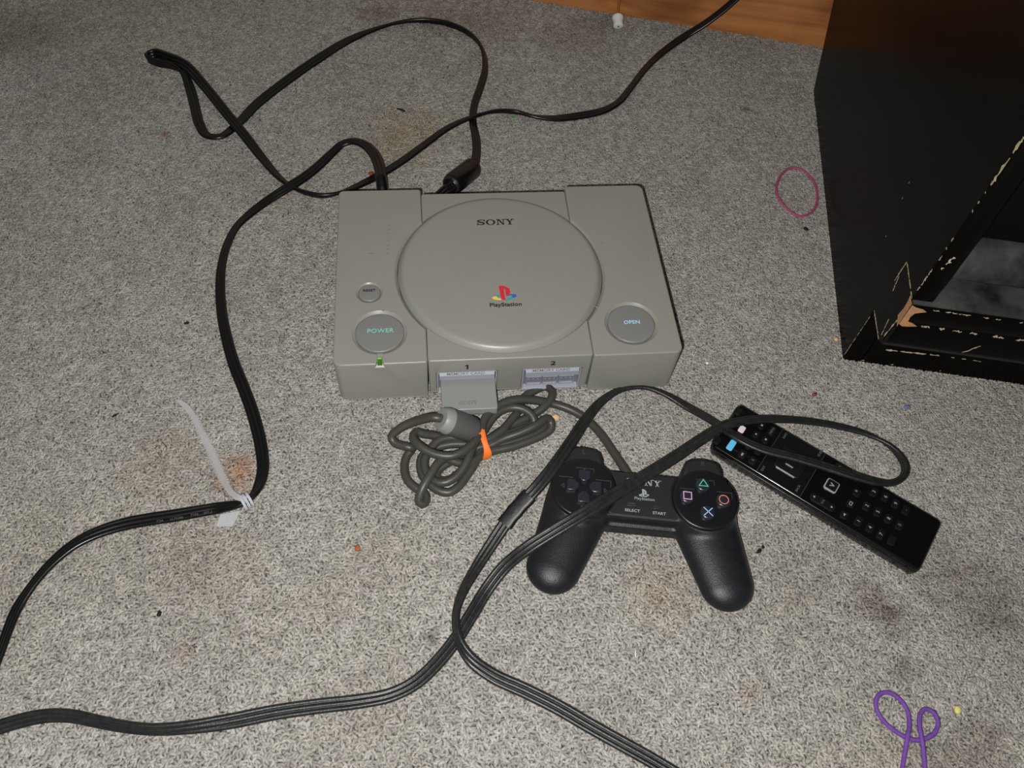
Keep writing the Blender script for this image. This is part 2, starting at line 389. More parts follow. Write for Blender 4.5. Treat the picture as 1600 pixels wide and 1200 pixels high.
b_ = bb.build('baseboard_back', M['pine'], loc=(BB0[0],BB0[1],0)); b_.rotation_euler = (0,0,BBA); tag(b_, kind='structure')
b_ = MB().box(-1.6,.018,-.0035,1.35,.06,1.0).build('wall_back', M['wall'], smooth=0, loc=(BB0[0],BB0[1],0)); b_.rotation_euler = (0,0,BBA); tag(b_, kind='structure')

# ------------------------------------------------------------ black cabinet
C0 = np.array([0.2916, -0.0723, 0.0])
cab = empty('cabinet', tuple(C0), TH, 'tall black painted wooden cabinet with chipped base corner, at the right', 'cabinet')
HC = .62; WC = .62
def side_profile():
    # (y back, z): toe kick recess, overhanging front, notch over the baseboard at the back
    return [(0,0),(.373,0),(.432,.074),(.432,HC),(-.036,HC),(-.036,.074),(-.030,.067),(0,.067)]
def panel_x(prof, x0, x1, bev):
    mb = MB(); o = offset(prof, bev)
    mb.loft([[(x0, y, z) for y, z in o], [(x0+bev, y, z) for y, z in prof], [(x1-bev, y, z) for y, z in prof], [(x1, y, z) for y, z in o]])
    return mb
panel_x(side_profile(), 0, .016, .0012).build('side_panel', M['black_paint'], cab, 30)
panel_x(side_profile(), WC-.016, WC, .0012).build('side_panel', M['black_paint'], cab, 30)
MB().box(.016,.0,-.0,WC-.016,.014,.070).build('toe_board', M['black_paint'], cab, 0)
mb = MB(); rl = [(-.014,.067),(-.014,.1225),(-.032,.1225),(-.038,.1215),(-.0405,.118),(-.0405,.104),(-.0385,.101),(-.0395,.098),(-.0395,.078),(-.037,.071),(-.031,.067)]
mb.loft([[(.0005, y, z) for y, z in rl], [(WC-.0005, y, z) for y, z in rl]]); mb.build('base_rail', M['black_paint'], cab, 40)
# dusty ledges (concave bead between stile and base)
ld = [(-.0125,.112),(-.0125,.1258),(-.020,.1255),(-.033,.1242),(-.0385,.1222),(-.0385,.112)]
MB().loft([[(.001, y, z) for y, z in ld], [(WC-.001, y, z) for y, z in ld]]).build('ledge', M['dust'], cab, 40)
ld = [(.012,.120),(.012,.150),(.006,.1485),(-.001,.143),(-.006,.135),(-.008,.1285),(-.008,.120)]
MB().loft([[(.0125, y, z) for y, z in ld], [(WC-.0125, y, z) for y, z in ld]]).build('moulding', M['dust'], cab, 60)
MB().box(.0125,.009,.12,WC-.0125,.018,HC-.02).build('door', M['black_matte'], cab, 0)
MB().box(.0125,.40,.08,WC-.0125,.412,HC-.02).build('back_panel', M['black_matte'], cab, 0)
MB().box(-.006,-.046,HC-.012,WC+.006,.44,HC+.012).build('top_board', M['black_paint'], cab, 0)
# rounded stile in front of the side panel edge
st = rrect(.0,-.0385,.0165,-.018,[.005,.006,.001,.001],5)
z0 = .1262
L = []
for z, k in ((z0,.55),(z0+.004,.8),(z0+.010,1.0),(HC-.012,1.0)):
    L.append([(.0002+(x)*(1 if k == 1 else .35+.65*k), y, z) for x, y in st])
MB().loft(L).build('stile', M['black_paint'], cab, 50)
# bare wood where the paint has chipped off
def chips(name, segs, material, seed):
    rg = random.Random(seed); mb = MB()
    for (a, b, cov, w0, w1, nrm, wd) in segs:
        a = np.array(a); b = np.array(b); n = np.array(nrm, float); wdir = np.array(wd, float); L = np.linalg.norm(b-a); s = 0
        while s < L:
            l = rg.uniform(.0015,.009)*(.4+cov)**1.5
            if rg.random() < cov:
                e = min(L, s+l); k = 5; top = []; bot = []
                for i in range(k+1):
                    p = a+(b-a)*((s+(e-s)*i/k)/L); env = math.sin(math.pi*(.12+.76*i/k)); ww = rg.uniform(w0*.6, w1*1.15)*env; p = p+wdir*rg.uniform(-.5,.5)*w1*(.3 if cov > .7 else 1)
                    top.append(p+wdir*ww+n*.00025); bot.append(p-wdir*ww*rg.uniform(.2,.9)+n*.00025)
                ring = top+bot[::-1]
                mb.loft([[tuple(q) for q in ring], [tuple(q+n*.00012) for q in ring]])
            s += l*rg.uniform(.8,1.3)
    o = mb.build(name, material, cab, 0); tag(o, 'chips where bare wood shows through the black paint', kind='stuff'); return o
X = (-1,0,0); Y = (0,-1,0)
def sp(y, z): return (0, y, z)
chips('paint_chip', [
    (sp(.001,.006), sp(-.0005,.0665), .8, .0003,.0007, X, (0,1,0)), (sp(-.0005,.0675), sp(-.030,.068), .95, .0005,.0012, X, (0,0,1)),
    (sp(-.034,.077), sp(-.0365,.100), .9, .0006,.0013, X, (0,1,0)), (sp(-.030,.073), sp(-.026,.088), .7, .0003,.0008, X, (0,1,0)),
    (sp(-.003,.126), sp(-.036,.124), .85, .0004,.0011, X, (0,0,1)), (sp(-.002,.126), sp(-.002,.105), .8, .0004,.0011, X, (0,1,0)),
    (sp(-.036,.132), sp(-.037,.175), .7, .0005,.0014, X, (0,1,0)), (sp(-.036,.175), sp(-.0365,.30), .22, .0004,.0012, X, (0,1,0)),
    (sp(-.0365,.232), sp(-.0365,.268), 1.0, .0007,.0022, X, (0,1,0)), (sp(-.004,.112), sp(-.008,.100), .6, .0004,.0012, X, (0,1,0)),
    (sp(-.020,.104), sp(-.02,.080), .25, .0002,.0005, X, (0,1,0)), (sp(.03,.04), sp(.06,.15), .05, .0002,.0004, X, (0,1,0))], M['chip'], 3)
chips('paint_chip', [
    ((.004,-.0398,.0685),(.045,-.0385,.0690),.9,.0005,.0013,Y,(0,0,1)), ((.045,-.0385,.069),(.30,-.0385,.069),.28,.0002,.0005,Y,(0,0,1)),
    ((.012,-.0406,.1015),(.10,-.0406,.1015),.40,.0004,.0016,Y,(0,0,1)), ((.016,-.0406,.1200),(.20,-.0406,.1200),.40,.0003,.0009,Y,(0,0,1)),
    ((.004,-.0002,.003),(.09,-.0002,.004),.12,.0004,.001,Y,(0,0,1)), ((.002,-.0387,.15),(.006,-.0387,.172),.6,.0005,.0014,Y,(1,0,0)),
    ((.058,-.0397,.078),(.066,-.0397,.088),.6,.0005,.0013,Y,(1,0,0))], M['chip'], 5)
mb = MB()
rg = random.Random(9); ring = []
for (x, z) in [(.0,.101),(.003,.099),(.007,.0995),(.013,.1010),(.009,.1035),(.0048,.105),(.0042,.110),(.0055,.1145),(.0125,.1175),(.0095,.1195),(.004,.1205),(.0,.1225)]:
    ring.append((x, -.0408, z))
mb.loft([ring, [(x, y-.0003, z) for x, y, z in ring]])
ring = [(-.0006,-.0415,.099),(-.0006,-.034,.103),(-.0006,-.0355,.112),(-.0006,-.0345,.120),(-.0006,-.033,.1235),(-.0006,-.0405,.1235)]
mb.loft([ring, [(x-.0003, y, z) for x, y, z in ring]])
tag(mb.build('bare_corner', M['chip2'], cab, 0), 'bare tan fibreboard on the broken corner of the base')

# ------------------------------------------------------------ game console
con = empty('game_console', (0,0,0), 0, 'grey video game console with round disc lid in the middle of the carpet', 'game console')
H = .052
def shell(out, zb, zt, be=.0012):
    L = []
    for z, d in ((zb, .0028),(zb+.0035,.0012),(zb+.0037,.0016),(zb+.0046,.0016),(zb+.0048,.0006)):
        L.append([(x,y,z) for x,y in offset(out, d)])
    for k in range(5):
        t = k/4*math.pi/2; L.append([(x,y,zt-be+be*math.sin(t)) for x,y in offset(out, be*(1-math.cos(t)))])
    L.append([(x,y,zt) for x,y in offset(out, be*1.3)])
    return MB().loft(L)
def cone_cut(c, r0, z0, r1, z1, seg=64):
    return MB().lathe([(r0,z0),(r1,z1)], seg, (c[0],c[1],0)).build('cut', M['shell'], smooth=0)
LC = (-.0012,-.0048)     # disc lid centre
PWR = (-.0998,-.0645); RST = (-.1079,-.0242); OPN = (.0984,-.0645)
lm = shell(rrect(-.1348,-.0948,-.0640,.0928,[.0065,.002,.0025,.0045]), 0, H).build('body_module', M['shell'], con)
cl = [MB().lathe([(.0842,.0462),(.0846,.0500),(.0872,.0526)],128,(LC[0],LC[1],0)).build('cut',M['shell'],smooth=0),
      MB().lathe([(.0191,.0495),(.0191,.0505),(.0212,.0518),(.0222,.0526)],64,(PWR[0],PWR[1],0)).build('cut',M['shell'],smooth=0),
      MB().lathe([(.0090,.0495),(.0090,.0508),(.0105,.0518),(.0112,.0526)],48,(RST[0],RST[1],0)).build('cut',M['shell'],smooth=0)]
q = MB(); q.loft([[(PWR[0]-.0022,-.082,.0502),(PWR[0]+.0022,-.082,.0502),(PWR[0]+.0022,-.082,.06),(PWR[0]-.0022,-.082,.06)],[(PWR[0]-.0022,-.0925,.0498),(PWR[0]+.0022,-.0925,.0498),(PWR[0]+.0022,-.0925,.06),(PWR[0]-.0022,-.0925,.06)],[(PWR[0]-.0040,-.097,.0468),(PWR[0]+.0040,-.097,.0468),(PWR[0]+.0042,-.097,.06),(PWR[0]-.0042,-.097,.06)]])
cl.append(q.build('cut', M['shell'], smooth=0))
boolean(lm, cl)
rm = shell(rrect(.0640,-.0948,.1348,.0928,[.002,.0065,.0065,.0025]), 0, H).build('body_module', M['shell'], con)
boolean(rm, [MB().lathe([(.0842,.0462),(.0846,.0500),(.0872,.0526)],128,(LC[0],LC[1],0)).build('cut',M['shell'],smooth=0),
      MB().lathe([(.0193,.0495),(.0193,.0505),(.0214,.0518),(.0224,.0526)],64,(OPN[0],OPN[1],0)).build('cut',M['shell'],smooth=0)])
mid = shell(rrect(-.0638,-.0940,.0638,.0870,.0024,4), .0045, H-.0002).build('body_shell', M['shell'], con)
SL = [(-.0578,-.0098),(.0094,.0570)]
boolean(mid, [MB().lathe([(.0845,.0485),(.0845,.0600)],128,(LC[0],LC[1],0)).build('cut',M['shell'],smooth=0)]+[MB().box(a,-.1,.0078,b,-.0850,.0362).build('cut',M['shell'],smooth=0) for a,b in SL])
lp = [(.0839,.0468),(.0839,.0512),(.0836,.0518),(.0815,.0541),(.0809,.05465),(.0802,.0551),(.0793,.05545),(.0783,.05568),(.0770,.0558),(.06,.0560),(.03,.0562)]
lid = MB().lathe(lp, 128, (LC[0],LC[1],0)).build('disc_lid', M['shell'], con, 40)
def round_button(name, c, r, zt, parent, material, seg=64, dome=.0003):
    p = [(r,.0465),(r,zt-.0011)]
    for k in range(5):
        t = k/4*math.pi/2; p.append((r-.0011*(1-math.cos(t)), zt-.0011+.0011*math.sin(t)))
    p += [(r-.0016, zt+dome*.2),(r*.5, zt+dome)]
    return MB().lathe(p, seg, (c[0],c[1],0)).build(name, material, parent, 40)
pb = round_button('power_button', PWR, .0187, H-.0003, con, M['button_grey'])
rb = round_button('reset_button', RST, .0088, H+.0001, con, M['button_grey'])
ob = round_button('open_button', OPN, .0189, H-.0003, con, M['button_grey'])
text('lettering', 'POWER', .0056, M['teal'], pb, (PWR[0]+.0005, PWR[1]+.0012, H+.0001), sx=1.05)
text('lettering', 'RESET', .0033, M['ink'], rb, (RST[0], RST[1]+.0016, H+.0006), sx=1.15, bold=.01)
text('lettering', 'OPEN', .0047, M['sky'], ob, (OPN[0]+.0005, OPN[1]+.0008, H+.0001), sx=1.1, bold=.01)
led = MB().box(PWR[0]-.0019,-.0940,.0478,PWR[0]+.0019,-.0875,.0508).build('power_light', M['green'], con, 0); led['label'] = 'small green power light'
MB().box(PWR[0]-.0017,-.0892,.0508,PWR[0]+.0014,-.0880,.0511).build('lens_glint', M['led_hi'], led, 0)  # glint on the power light, painted as a lighter green sliver
MB().loft([[(PWR[0]-.0020,-.0930,.0499),(PWR[0]+.0020,-.0930,.0499),(PWR[0]+.0036,-.0952,.0480),(PWR[0]-.0036,-.0952,.0480)],
           [(PWR[0]-.0020,-.0925,.0490),(PWR[0]+.0020,-.0925,.0490),(PWR[0]+.0036,-.0942,.0470),(PWR[0]-.0036,-.0942,.0470)]]).build('light_notch', M['notch'], con, 0)
mb = MB(); a = np.array([.0718,-.0464]); b = np.array([.0815,-.0517]); n = np.array([-(b-a)[1],(b-a)[0]]); n /= np.linalg.norm(n)
mb.poly([tuple(a-n*.0004),tuple(b-n*.0004),tuple(b+n*.0004),tuple(a+n*.0004)], H-.0002, H+.0003); mb.build('raised_rib', M['shell'], con, 0)
# printed maker's name in wide slab letters
def sony_letters(name, c, wd, ht, material, parent, z, d=.00015):
    mb = MB()
    def P(pts): mb.poly([(c[0]+(x-2.06)*wd/4.12, c[1]+(y-.5)*ht) for x, y in pts], z, z+d)
    def RC(x0,y0,x1,y1): P([(x0,y0),(x1,y0),(x1,y1),(x0,y1)])
    # S
    cl = [(.86,.72),(.80,.84),(.66,.92),(.48,.94),(.28,.90),(.17,.80),(.17,.68),(.28,.58),(.48,.51),(.68,.44),(.78,.34),(.76,.20),(.62,.10),(.44,.07),(.26,.11),(.14,.22),(.09,.32)]
    wv = [.05,.05,.05,.05,.07,.10,.11,.11,.10,.11,.11,.10,.07,.05,.05,.05,.05]
    cl = np.array(cl); T = np.gradient(cl, axis=0); T /= np.linalg.norm(T,axis=1,keepdims=True); Nn = np.stack([-T[:,1],T[:,0]],1)
    A = cl+Nn*np.array(wv)[:,None]; B = cl-Nn*np.array(wv)[:,None]
    for i in range(len(cl)-1): P([tuple(A[i]),tuple(B[i]),tuple(B[i+1]),tuple(A[i+1])][::-1] if False else [tuple(B[i]),tuple(B[i+1]),tuple(A[i+1]),tuple(A[i])])
    RC(.80,.66,.90,1.0); RC(.05,.0,.14,.36)
    # O
    for i in range(24):
        t0, t1 = 2*math.pi*i/24, 2*math.pi*(i+1)/24
        P([(1.52+.30*math.cos(t0),.5+.41*math.sin(t0)),(1.52+.52*math.cos(t0),.5+.5*math.sin(t0)),(1.52+.52*math.cos(t1),.5+.5*math.sin(t1)),(1.52+.30*math.cos(t1),.5+.41*math.sin(t1))])
    # N
    RC(2.26,.0,2.36,1.0); RC(2.86,.0,2.96,1.0); P([(2.26,1.0),(2.80,.0),(2.96,.0),(2.50,1.0)][::1]); RC(2.14,.0,2.50,.09); RC(2.14,.91,2.36,1.0); RC(2.72,.91,3.08,1.0)
    # Y
    P([(3.20,1.0),(3.50,.48),(3.68,.48),(3.46,1.0)]); P([(3.84,1.0),(3.56,.48),(3.66,.44),(3.96,1.0)]); RC(3.50,.0,3.70,.50); RC(3.08,.91,3.56,1.0); RC(3.74,.91,4.08,1.0); RC(3.38,.0,3.82,.09)
    return mb.build(name, material, parent, 0)
sony_letters('lettering', (-.0015,.0461), .0324, .0064, M['ink'], lid, .05618)
def logo(c, kx, ky, z, mats, parent, d=.00012):
    def poly(pts, m_, nm, dz=0):
        pts = [(c[0]+(x-456)*kx, c[1]-(y-915)*ky) for x, y in pts]
        a = sum(pts[i][0]*pts[(i+1)%len(pts)][1]-pts[(i+1)%len(pts)][0]*pts[i][1] for i in range(len(pts)))
        if a < 0: pts = pts[::-1]
        MB().poly(pts, z, z+d+dz).build(nm, m_, parent, 0)
    red, yel, tea, blu = mats
    poly([(365,948),(398,930),(412,930),(416,952),(386,960)], tea, 'emblem')
    poly([(325,963),(362,948),(386,960),(383,968),(421,976),(422,990),(380,990),(340,980)], yel, 'emblem')
    poly([(476,942),(520,932),(565,932),(587,942),(585,957),(556,972),(530,962),(548,946),(520,944),(478,954)], blu, 'emblem')
    poly([(471,983),(530,962),(556,972),(510,992),(472,1000)], tea, 'emblem')
    poly([(407,845),(430,836),(480,848),(516,873),(526,903),(517,928),(490,942),(474,942),(474,880),(457,870),(466,995),(424,984)], red, 'emblem', .00004)
logo((-.0010,-.0325), .0000763, .0000975, .05618, (M['red'],M['yellow'],M['teal2'],M['blue']), lid)
text('lettering', 'PlayStation', .0052, M['ink'], lid, (-.0005,-.0449,.0563), sx=1.13, bold=.018)
def front(rx=90): return Matrix.Rotation(R(rx), 4, 'X')
mb = MB()
for pts in ([(-.0006,-.0028),(.0008,-.0028),(.0008,.0028),(-.0006,.0028)],[(-.0022,.0014),(-.0006,.0014),(-.0004,.0028),(-.0010,.0024)]):
    mb.loft([[(-.0337+x,-.0939,.0425+y) for x,y in pts],[(-.0337+x,-.09425,.0425+y) for x,y in pts]])
mb.build('lettering', M['ink'], mid, 0)
text('lettering', '2', .0072, M['ink'], mid, (.0329,-.0942,.0430), sx=1.25, bold=.012, rotm=front())
for k, (a, b) in enumerate(SL):
    fr = MB()
    o1 = rrect(a+.00035,.0081,b-.00035,.03595,.0020,4); i1 = rrect(a+.0017,.0094,b-.0017,.0350,.0014,4)
    n = len(o1)
    vs = [(x,-.0939,z) for x,z in o1]+[(x,-.0939,z) for x,z in i1]+[(x,-.0900,z) for x,z in o1]+[(x,-.0900,z) for x,z in i1]
    fs = []
    for i in range(n):
        j = (i+1)%n; fs += [(i,j,n+j,n+i),(2*n+i,2*n+j,j,i),(n+i,n+j,3*n+j,3*n+i),(2*n+i,3*n+i,3*n+j,2*n+j)]
    f = obj('slot_frame', vs, fs, M['port'], con, 30)
    fl_ = [(-.0868,.0358),(-.0938,.0358),(-.0958,.0338),(-.0962,.0292),(-.0950,.0282),(-.0868,.0265)]
    e = .0026
    MB().loft([[(a+e,y,z) for y,z in fl_],[(b-e,y,z) for y,z in fl_]]).build('card_flap', M['port'], f, 30)
    ang = math.atan2(.0026, .0024)
    text('lettering', 'MEMORY CARD', .0029, M['ink_soft'], f, ((a+b)/2-.001,-.09502,.0350), sx=1.45, bold=.01, rotm=front(math.degrees(ang)))
    # controller socket with nine pins in three bays
    MB().box(a+.0014,-.0905,.0080,b-.0014,-.0855,.0275).build('socket_back', M['port_dark'], f, 0)
    lip = [(-.0872,.0108),(-.0920,.0106),(-.0946,.0094),(-.0948,.0080),(-.0872,.0080)]
    MB().loft([[(a+.0012,y,z) for y,z in lip],[(b-.0012,y,z) for y,z in lip]]).build('socket_lip', M['port'], f, 30)
    wb = (b-a-.0075)/3
    for q in range(3):
        x0 = a+.0042+q*(wb-.0002); x1 = x0+wb-.0010
        o1 = rrect(x0,.0118,x1,.0228,[.0014,.0014,.0003,.0003],4); i1 = offset(o1,.0006); n = len(o1)
        vs = [(x,-.0926,z) for x,z in o1]+[(x,-.0926,z) for x,z in i1]+[(x,-.0900,z) for x,z in o1]+[(x,-.0900,z) for x,z in i1]
        fs = []
        for i in range(n):
            j = (i+1)%n; fs += [(i,j,n+j,n+i),(2*n+i,2*n+j,j,i),(n+i,n+j,3*n+j,3*n+i)]
        bay = obj('socket_bay', vs, fs, M['port'], f, 30)
        for g_ in range(3):
            px = x0+(x1-x0)*(.2+.3*g_); MB().lathe([(.00050,0),(.00050,.0003),(.0002,.0006)], 8, (px,-.0903,.0172), (0,-1,0)).build('pin', M['key_ink'], f, 40)
# bottom rubber feet
for x in (-.115,.115):
    for y in (-.078,.076): MB().lathe([(.006,-.0035),(.007,.0005),(.007,.003)],20,(x,y,0)).build('rubber_foot', M['ink'], con)
# scuff marks on the shell
mb = MB(); rg = random.Random(2)
for k in range(8):
    p = at(608-k*.4+rg.uniform(-1,1), 352+k*6.2, H); mb.box(p[0]-.0008,p[1]-.0004,H,p[0]+.0008,p[1]+.0003,H+.00006)
p = at(580,396,H); mb.box(p[0]-.0025,p[1]-.0003,H,p[0]+.0025,p[1]+.0003,H+.00006)
for px, py in ((941,380),(1013,406),(1007,471),(599,485)):
    p = at(px,py,H); mb.lathe([(.0008,H-.0001),(.0006,H+.00008)],8,(p[0],p[1],0))
tag(mb.build('scuff_mark', M['emboss'], con, 0), 'faint dark scuffs on the shell', kind='stuff')

# ------------------------------------------------------------ memory card in slot 1
mc = empty('memory_card', (-.0330,-.105,0), 0, 'small grey memory card sticking out of the console slot marked 1', 'memory card')
cw = .0216
def ybar(x0,x1,y0,y1,z0,z1,be):
    return MB().poly(rrect(x0,y0,x1,y1,.0018,4), z0, z1, be)
yb = at(730,640,.0240)[1]+.105; yr = -.0898+.105
ybar(-cw,cw,yb,yr,.0165,.0240,.0009).build('card_body', M['card'], mc)
sony_letters('lettering', (-.001,yb+.0062), .015, .0030, M['emboss'], mc, .0240, .0001)
MB().box(-cw+.003,yb+.0015,.01655,cw-.003,yb-.0003,.0185).build('end_groove', M['emboss'], mc, 0)

# ------------------------------------------------------------ game controller
PADA = R(-9.8); PC = np.array([.08807,-.20365])
pad = empty('game_controller', (PC[0],PC[1],0), PADA, 'charcoal game controller with two grips and coiled grey cable, below the console', 'game controller')
def tolocal(P): 
    d = np.asarray(P, float).copy(); x = d[0]-PC[0]; y = d[1]-PC[1]; c, s_ = math.cos(PADA), math.sin(PADA)
    return np.array([x*c+y*s_, -x*s_+y*c, d[2]])
def surface_nets(F, origin, h):
    nx, ny, nz = F.shape; ins = F < 0
    cell = np.zeros((nx-1,ny-1,nz-1), int); acc = np.zeros((nx-1,ny-1,nz-1,3)); cnt = np.zeros((nx-1,ny-1,nz-1))
    cs = [(i,j,k) for i in (0,1) for j in (0,1) for k in (0,1)]
    def S(c): return F[c[0]:nx-1+c[0], c[1]:ny-1+c[1], c[2]:nz-1+c[2]]
    for a in range(8):
        for b in range(a+1,8):
            A, B = cs[a], cs[b]
            if sum(abs(A[i]-B[i]) for i in range(3)) != 1: continue
            fa, fb = S(A), S(B); m = (fa < 0) != (fb < 0)
            t = np.where(m, fa/np.where(m, fa-fb, 1), 0)
            for i in range(3): acc[...,i] += np.where(m, A[i]+t*(B[i]-A[i]), 0)
            cnt += m
    idx = -np.ones(cnt.shape, int); act = cnt > 0; idx[act] = np.arange(act.sum())
    g = np.argwhere(act); V = (g+acc[act]/cnt[act][:,None])*h+origin
    faces = []
    for ax in range(3):
        sl0 = [slice(None)]*3; sl1 = [slice(None)]*3; sl0[ax] = slice(0,-1); sl1[ax] = slice(1,None)
        m = ins[tuple(sl0)] != ins[tuple(sl1)]
        u, v = [i for i in range(3) if i != ax]
        for p in np.argwhere(m):
            if p[u] == 0 or p[v] == 0 or p[u] >= cnt.shape[u] or p[v] >= cnt.shape[v]: continue
            q = []
            for du, dv in ((-1,-1),(0,-1),(0,0),(-1,0)):
                c = p.copy(); c[u] += du; c[v] += dv; q.append(idx[tuple(c)])
            if min(q) >= 0: faces.append(tuple(q))
    return V, faces
def pad_body():
    h = 1.15; xs = np.arange(-84,84.1,h); ys = np.arange(-84,34.1,h); zs = np.arange(-2.5,34.1,h)
    Xg, Yg, Zg = np.meshgrid(xs, ys, zs, indexing='ij'); ax = np.abs(Xg)
    def smin(a, b, k): 
        q = np.clip(.5+.5*(b-a)/k, 0, 1); return b+(a-b)*q-k*q*(1-q)
    # grips: flattened tapering capsules
    A = np.array([48.0,-14,12.2]); B = np.array([61.2,-55.0,10.3]); ba = B-A
    zsq = 1.62
    px, py, pz = ax-A[0], Yg-A[1], (Zg-A[2])*zsq
    ba2 = np.array([ba[0],ba[1],ba[2]*zsq]); t = np.clip((px*ba2[0]+py*ba2[1]+pz*ba2[2])/(ba2@ba2), 0, 1)
    d = np.sqrt((px-t*ba2[0])**2+(py-t*ba2[1])**2+(pz-t*ba2[2])**2)
    grip = (d-(24.0+t*(19.4-24.0)))*.72
    # pods
    rr = np.sqrt((ax-44.2)**2+Yg**2)
    qx = rr-(24.6-3); qz = np.abs(Zg-17.5)-(11.0-3)
    pod = np.minimum(np.maximum(qx,qz),0)+np.sqrt(np.maximum(qx,0)**2+np.maximum(qz,0)**2)-3
    body = smin(grip, pod, 5)
    # bridge
    r0 = 1.2; bx = ax-34; by = np.abs(Yg-.5)-(18.3-r0); bz = np.abs(Zg-16.2)-(9.8-r0)
    br = np.sqrt(np.maximum(by,0)**2+np.maximum(bz,0)**2)+np.minimum(np.maximum(by,bz),0)-r0
    br = np.maximum(br, bx)
    br2 = np.maximum(np.maximum(np.abs(Yg+1.0)-20.3, np.abs(Zg-10)-6), bx)     # lower shell sticks out in front
    br = smin(br, br2, 2.5)
    body = smin(body, br, 1.6)
    body = np.maximum(body, -(Zg+.8))
    V, f = surface_nets(body, np.array([xs[0],ys[0],zs[0]]), h)
    return V/1000, f
V, F_ = pad_body()
pbod = obj('body', V, F_, M['pad'], pad, 60)
bm = bmesh.new(); bm.from_mesh(pbod.data); bmesh.ops.smooth_vert(bm, verts=bm.verts[:], factor=.5, use_axis_x=True, use_axis_y=True, use_axis_z=True); bm.to_mesh(pbod.data); bm.free()
def disc(cx):
    p = [(.0236,.026),(.0240,.0290),(.0237,.0302),(.0230,.0308),(.0222,.0309),(.015,.0309)]
    return MB().lathe(p, 72, (cx,0,0)).build('button_plate', M['pad_disc'], pad, 40)
dL, dR = disc(-.0442), disc(.0442)
ZP = .0309
# bridge face plate with sharp front ridge
pl = [(-.0215,-.0170),(.0215,-.0170),(.0262,-.0155),(.0222,-.0100),(.0203,-.0045),(.0198,.0025),(.0205,.0085),(.0225,.0140),(.0245,.0180),(-.0245,.0180),(-.0225,.0140),(-.0205,.0085),(-.0198,.0025),(-.0203,-.0045),(-.0222,-.0100),(-.0262,-.0155)]
plate = MB().poly(pl, .0235, .0267, .0005, 2).build('face_plate', M['pad_top'], pad, 30)
MB().box(-.0262,-.0176,.0256,.0262,-.0169,.0264).build('ridge_highlight', M['pad_line'], pad, 0)  # lighter strip paints the highlight along the front bevel
# direction buttons
for (dx, dy, a) in ((0,.0082,180),(0,-.0088,0),(-.0080,-.0002,270),(.0082,-.0002,90)):
    pts = [(-.0045,-.0046),(.0045,-.0046),(.0045,.0016),(.0014,.0046),(-.0014,.0046),(-.0045,.0016)]
    c, s_ = math.cos(R(a)), math.sin(R(a))
    MB().poly([(-.0442+dx+x*c-y*s_, dy+x*s_+y*c) for x, y in pts], .0300, .0340, .0010).build('direction_button', M['pad_btn'], pad, 40)
def outline(pts, wd, z, name, m_, parent, d=.00012):
    o = pts; i = offset(pts, wd); n = len(o); vs = [(x,y,z) for x,y in o]+[(x,y,z) for x,y in i]+[(x,y,z-d) for x,y in o]+[(x,y,z-d) for x,y in i]; fs = []
    for k in range(n):
        j = (k+1)%n; fs += [(k,j,n+j,n+k),(2*n+k,2*n+j,j,k),(n+k,n+j,3*n+j,3*n+k)]
    return obj(name, vs, fs, m_, parent, 0)
for nm, (bx, by), lab, mk in (('triangle',(.0424,.0106),'button with green triangle','s_green'),('square',(.0304,-.0002),'button with pink square','s_pink'),('circle',(.0566,-.0006),'button with red circle','s_red'),('cross',(.0448,-.0114),'button with blue cross','s_blue')):
    p = [(.0056,.0300),(.0056,.0322)]+[(.0056-.0018*(1-math.cos(k/6*math.pi/2)), .0322+.0018*math.sin(k/6*math.pi/2)) for k in range(1,7)]+[(.0034,.03405),(.0015,.0342)]
    fb = MB().lathe(p, 36, (bx,by,0)).build('face_button', M['pad_btn'], pad, 50); fb['label'] = lab
    zz = .0344
    if nm == 'triangle': outline([(bx+x,by+y) for x,y in ((-.0037,-.0020),(.0037,-.0020),(0,.0040))], .00055, zz, 'symbol', M[mk], fb)
    if nm == 'square': outline([(bx+x,by+y) for x,y in ((-.0031,-.0031),(.0031,-.0031),(.0031,.0031),(-.0031,.0031))], .00055, zz, 'symbol', M[mk], fb)
    if nm == 'circle': outline([(bx+.0036*math.cos(2*math.pi*k/32),by+.0036*math.sin(2*math.pi*k/32)) for k in range(32)], .00055, zz, 'symbol', M[mk], fb)
    if nm == 'cross':
        mb = MB()
        for s_ in (1,-1):
            a = np.array([-.0032,-.0032*s_]); b = -a; n = np.array([-(b-a)[1],(b-a)[0]]); n = n/np.linalg.norm(n)*.0003
            mb.poly([(bx+q[0],by+q[1]) for q in (a-n,b-n,b+n,a+n)], zz-.0001, zz)
        mb.build('symbol', M[mk], fb, 0)
# moulded guide lines around the buttons
for cx, dd in ((-.0442,dL),(.0442,dR)):
    mb = MB()
    for (x0,y0,x1,y1) in ((-.0065,.0155,.0070,.0155),(-.0185,.0070,-.0078,.0070),(.0085,.0070,.0195,.0070)):
        mb.box(cx+x0,y0-.00018,ZP-.0003,cx+x1,y0+.00018,ZP+.00012)
    mb.box(cx+.0195-.00015,.0020,ZP-.0003,cx+.0195+.00015,.0070,ZP+.0001); mb.box(cx+.0070-.00015,.0120,ZP-.0003,cx+.0070+.00015,.0155,ZP+.0001)
    mb.build('guide_line', M['pad_line'], dd, 0)
for x, y, a in ((-.0442,.0138,0),(-.0442-.0150,-.0002,90),(-.0442+.0156,-.0012,270),(-.0442,-.0158,180)):
    c, s_ = math.cos(R(a)), math.sin(R(a)); t = [(-.0020,-.0009),(.0020,-.0009),(0,.0014)]
    outline([(x+u*c-v*s_, y+u*s_+v*c) for u,v in t], .0004, ZP+.0002, 'arrow_mark', M['pad_line'], dL)
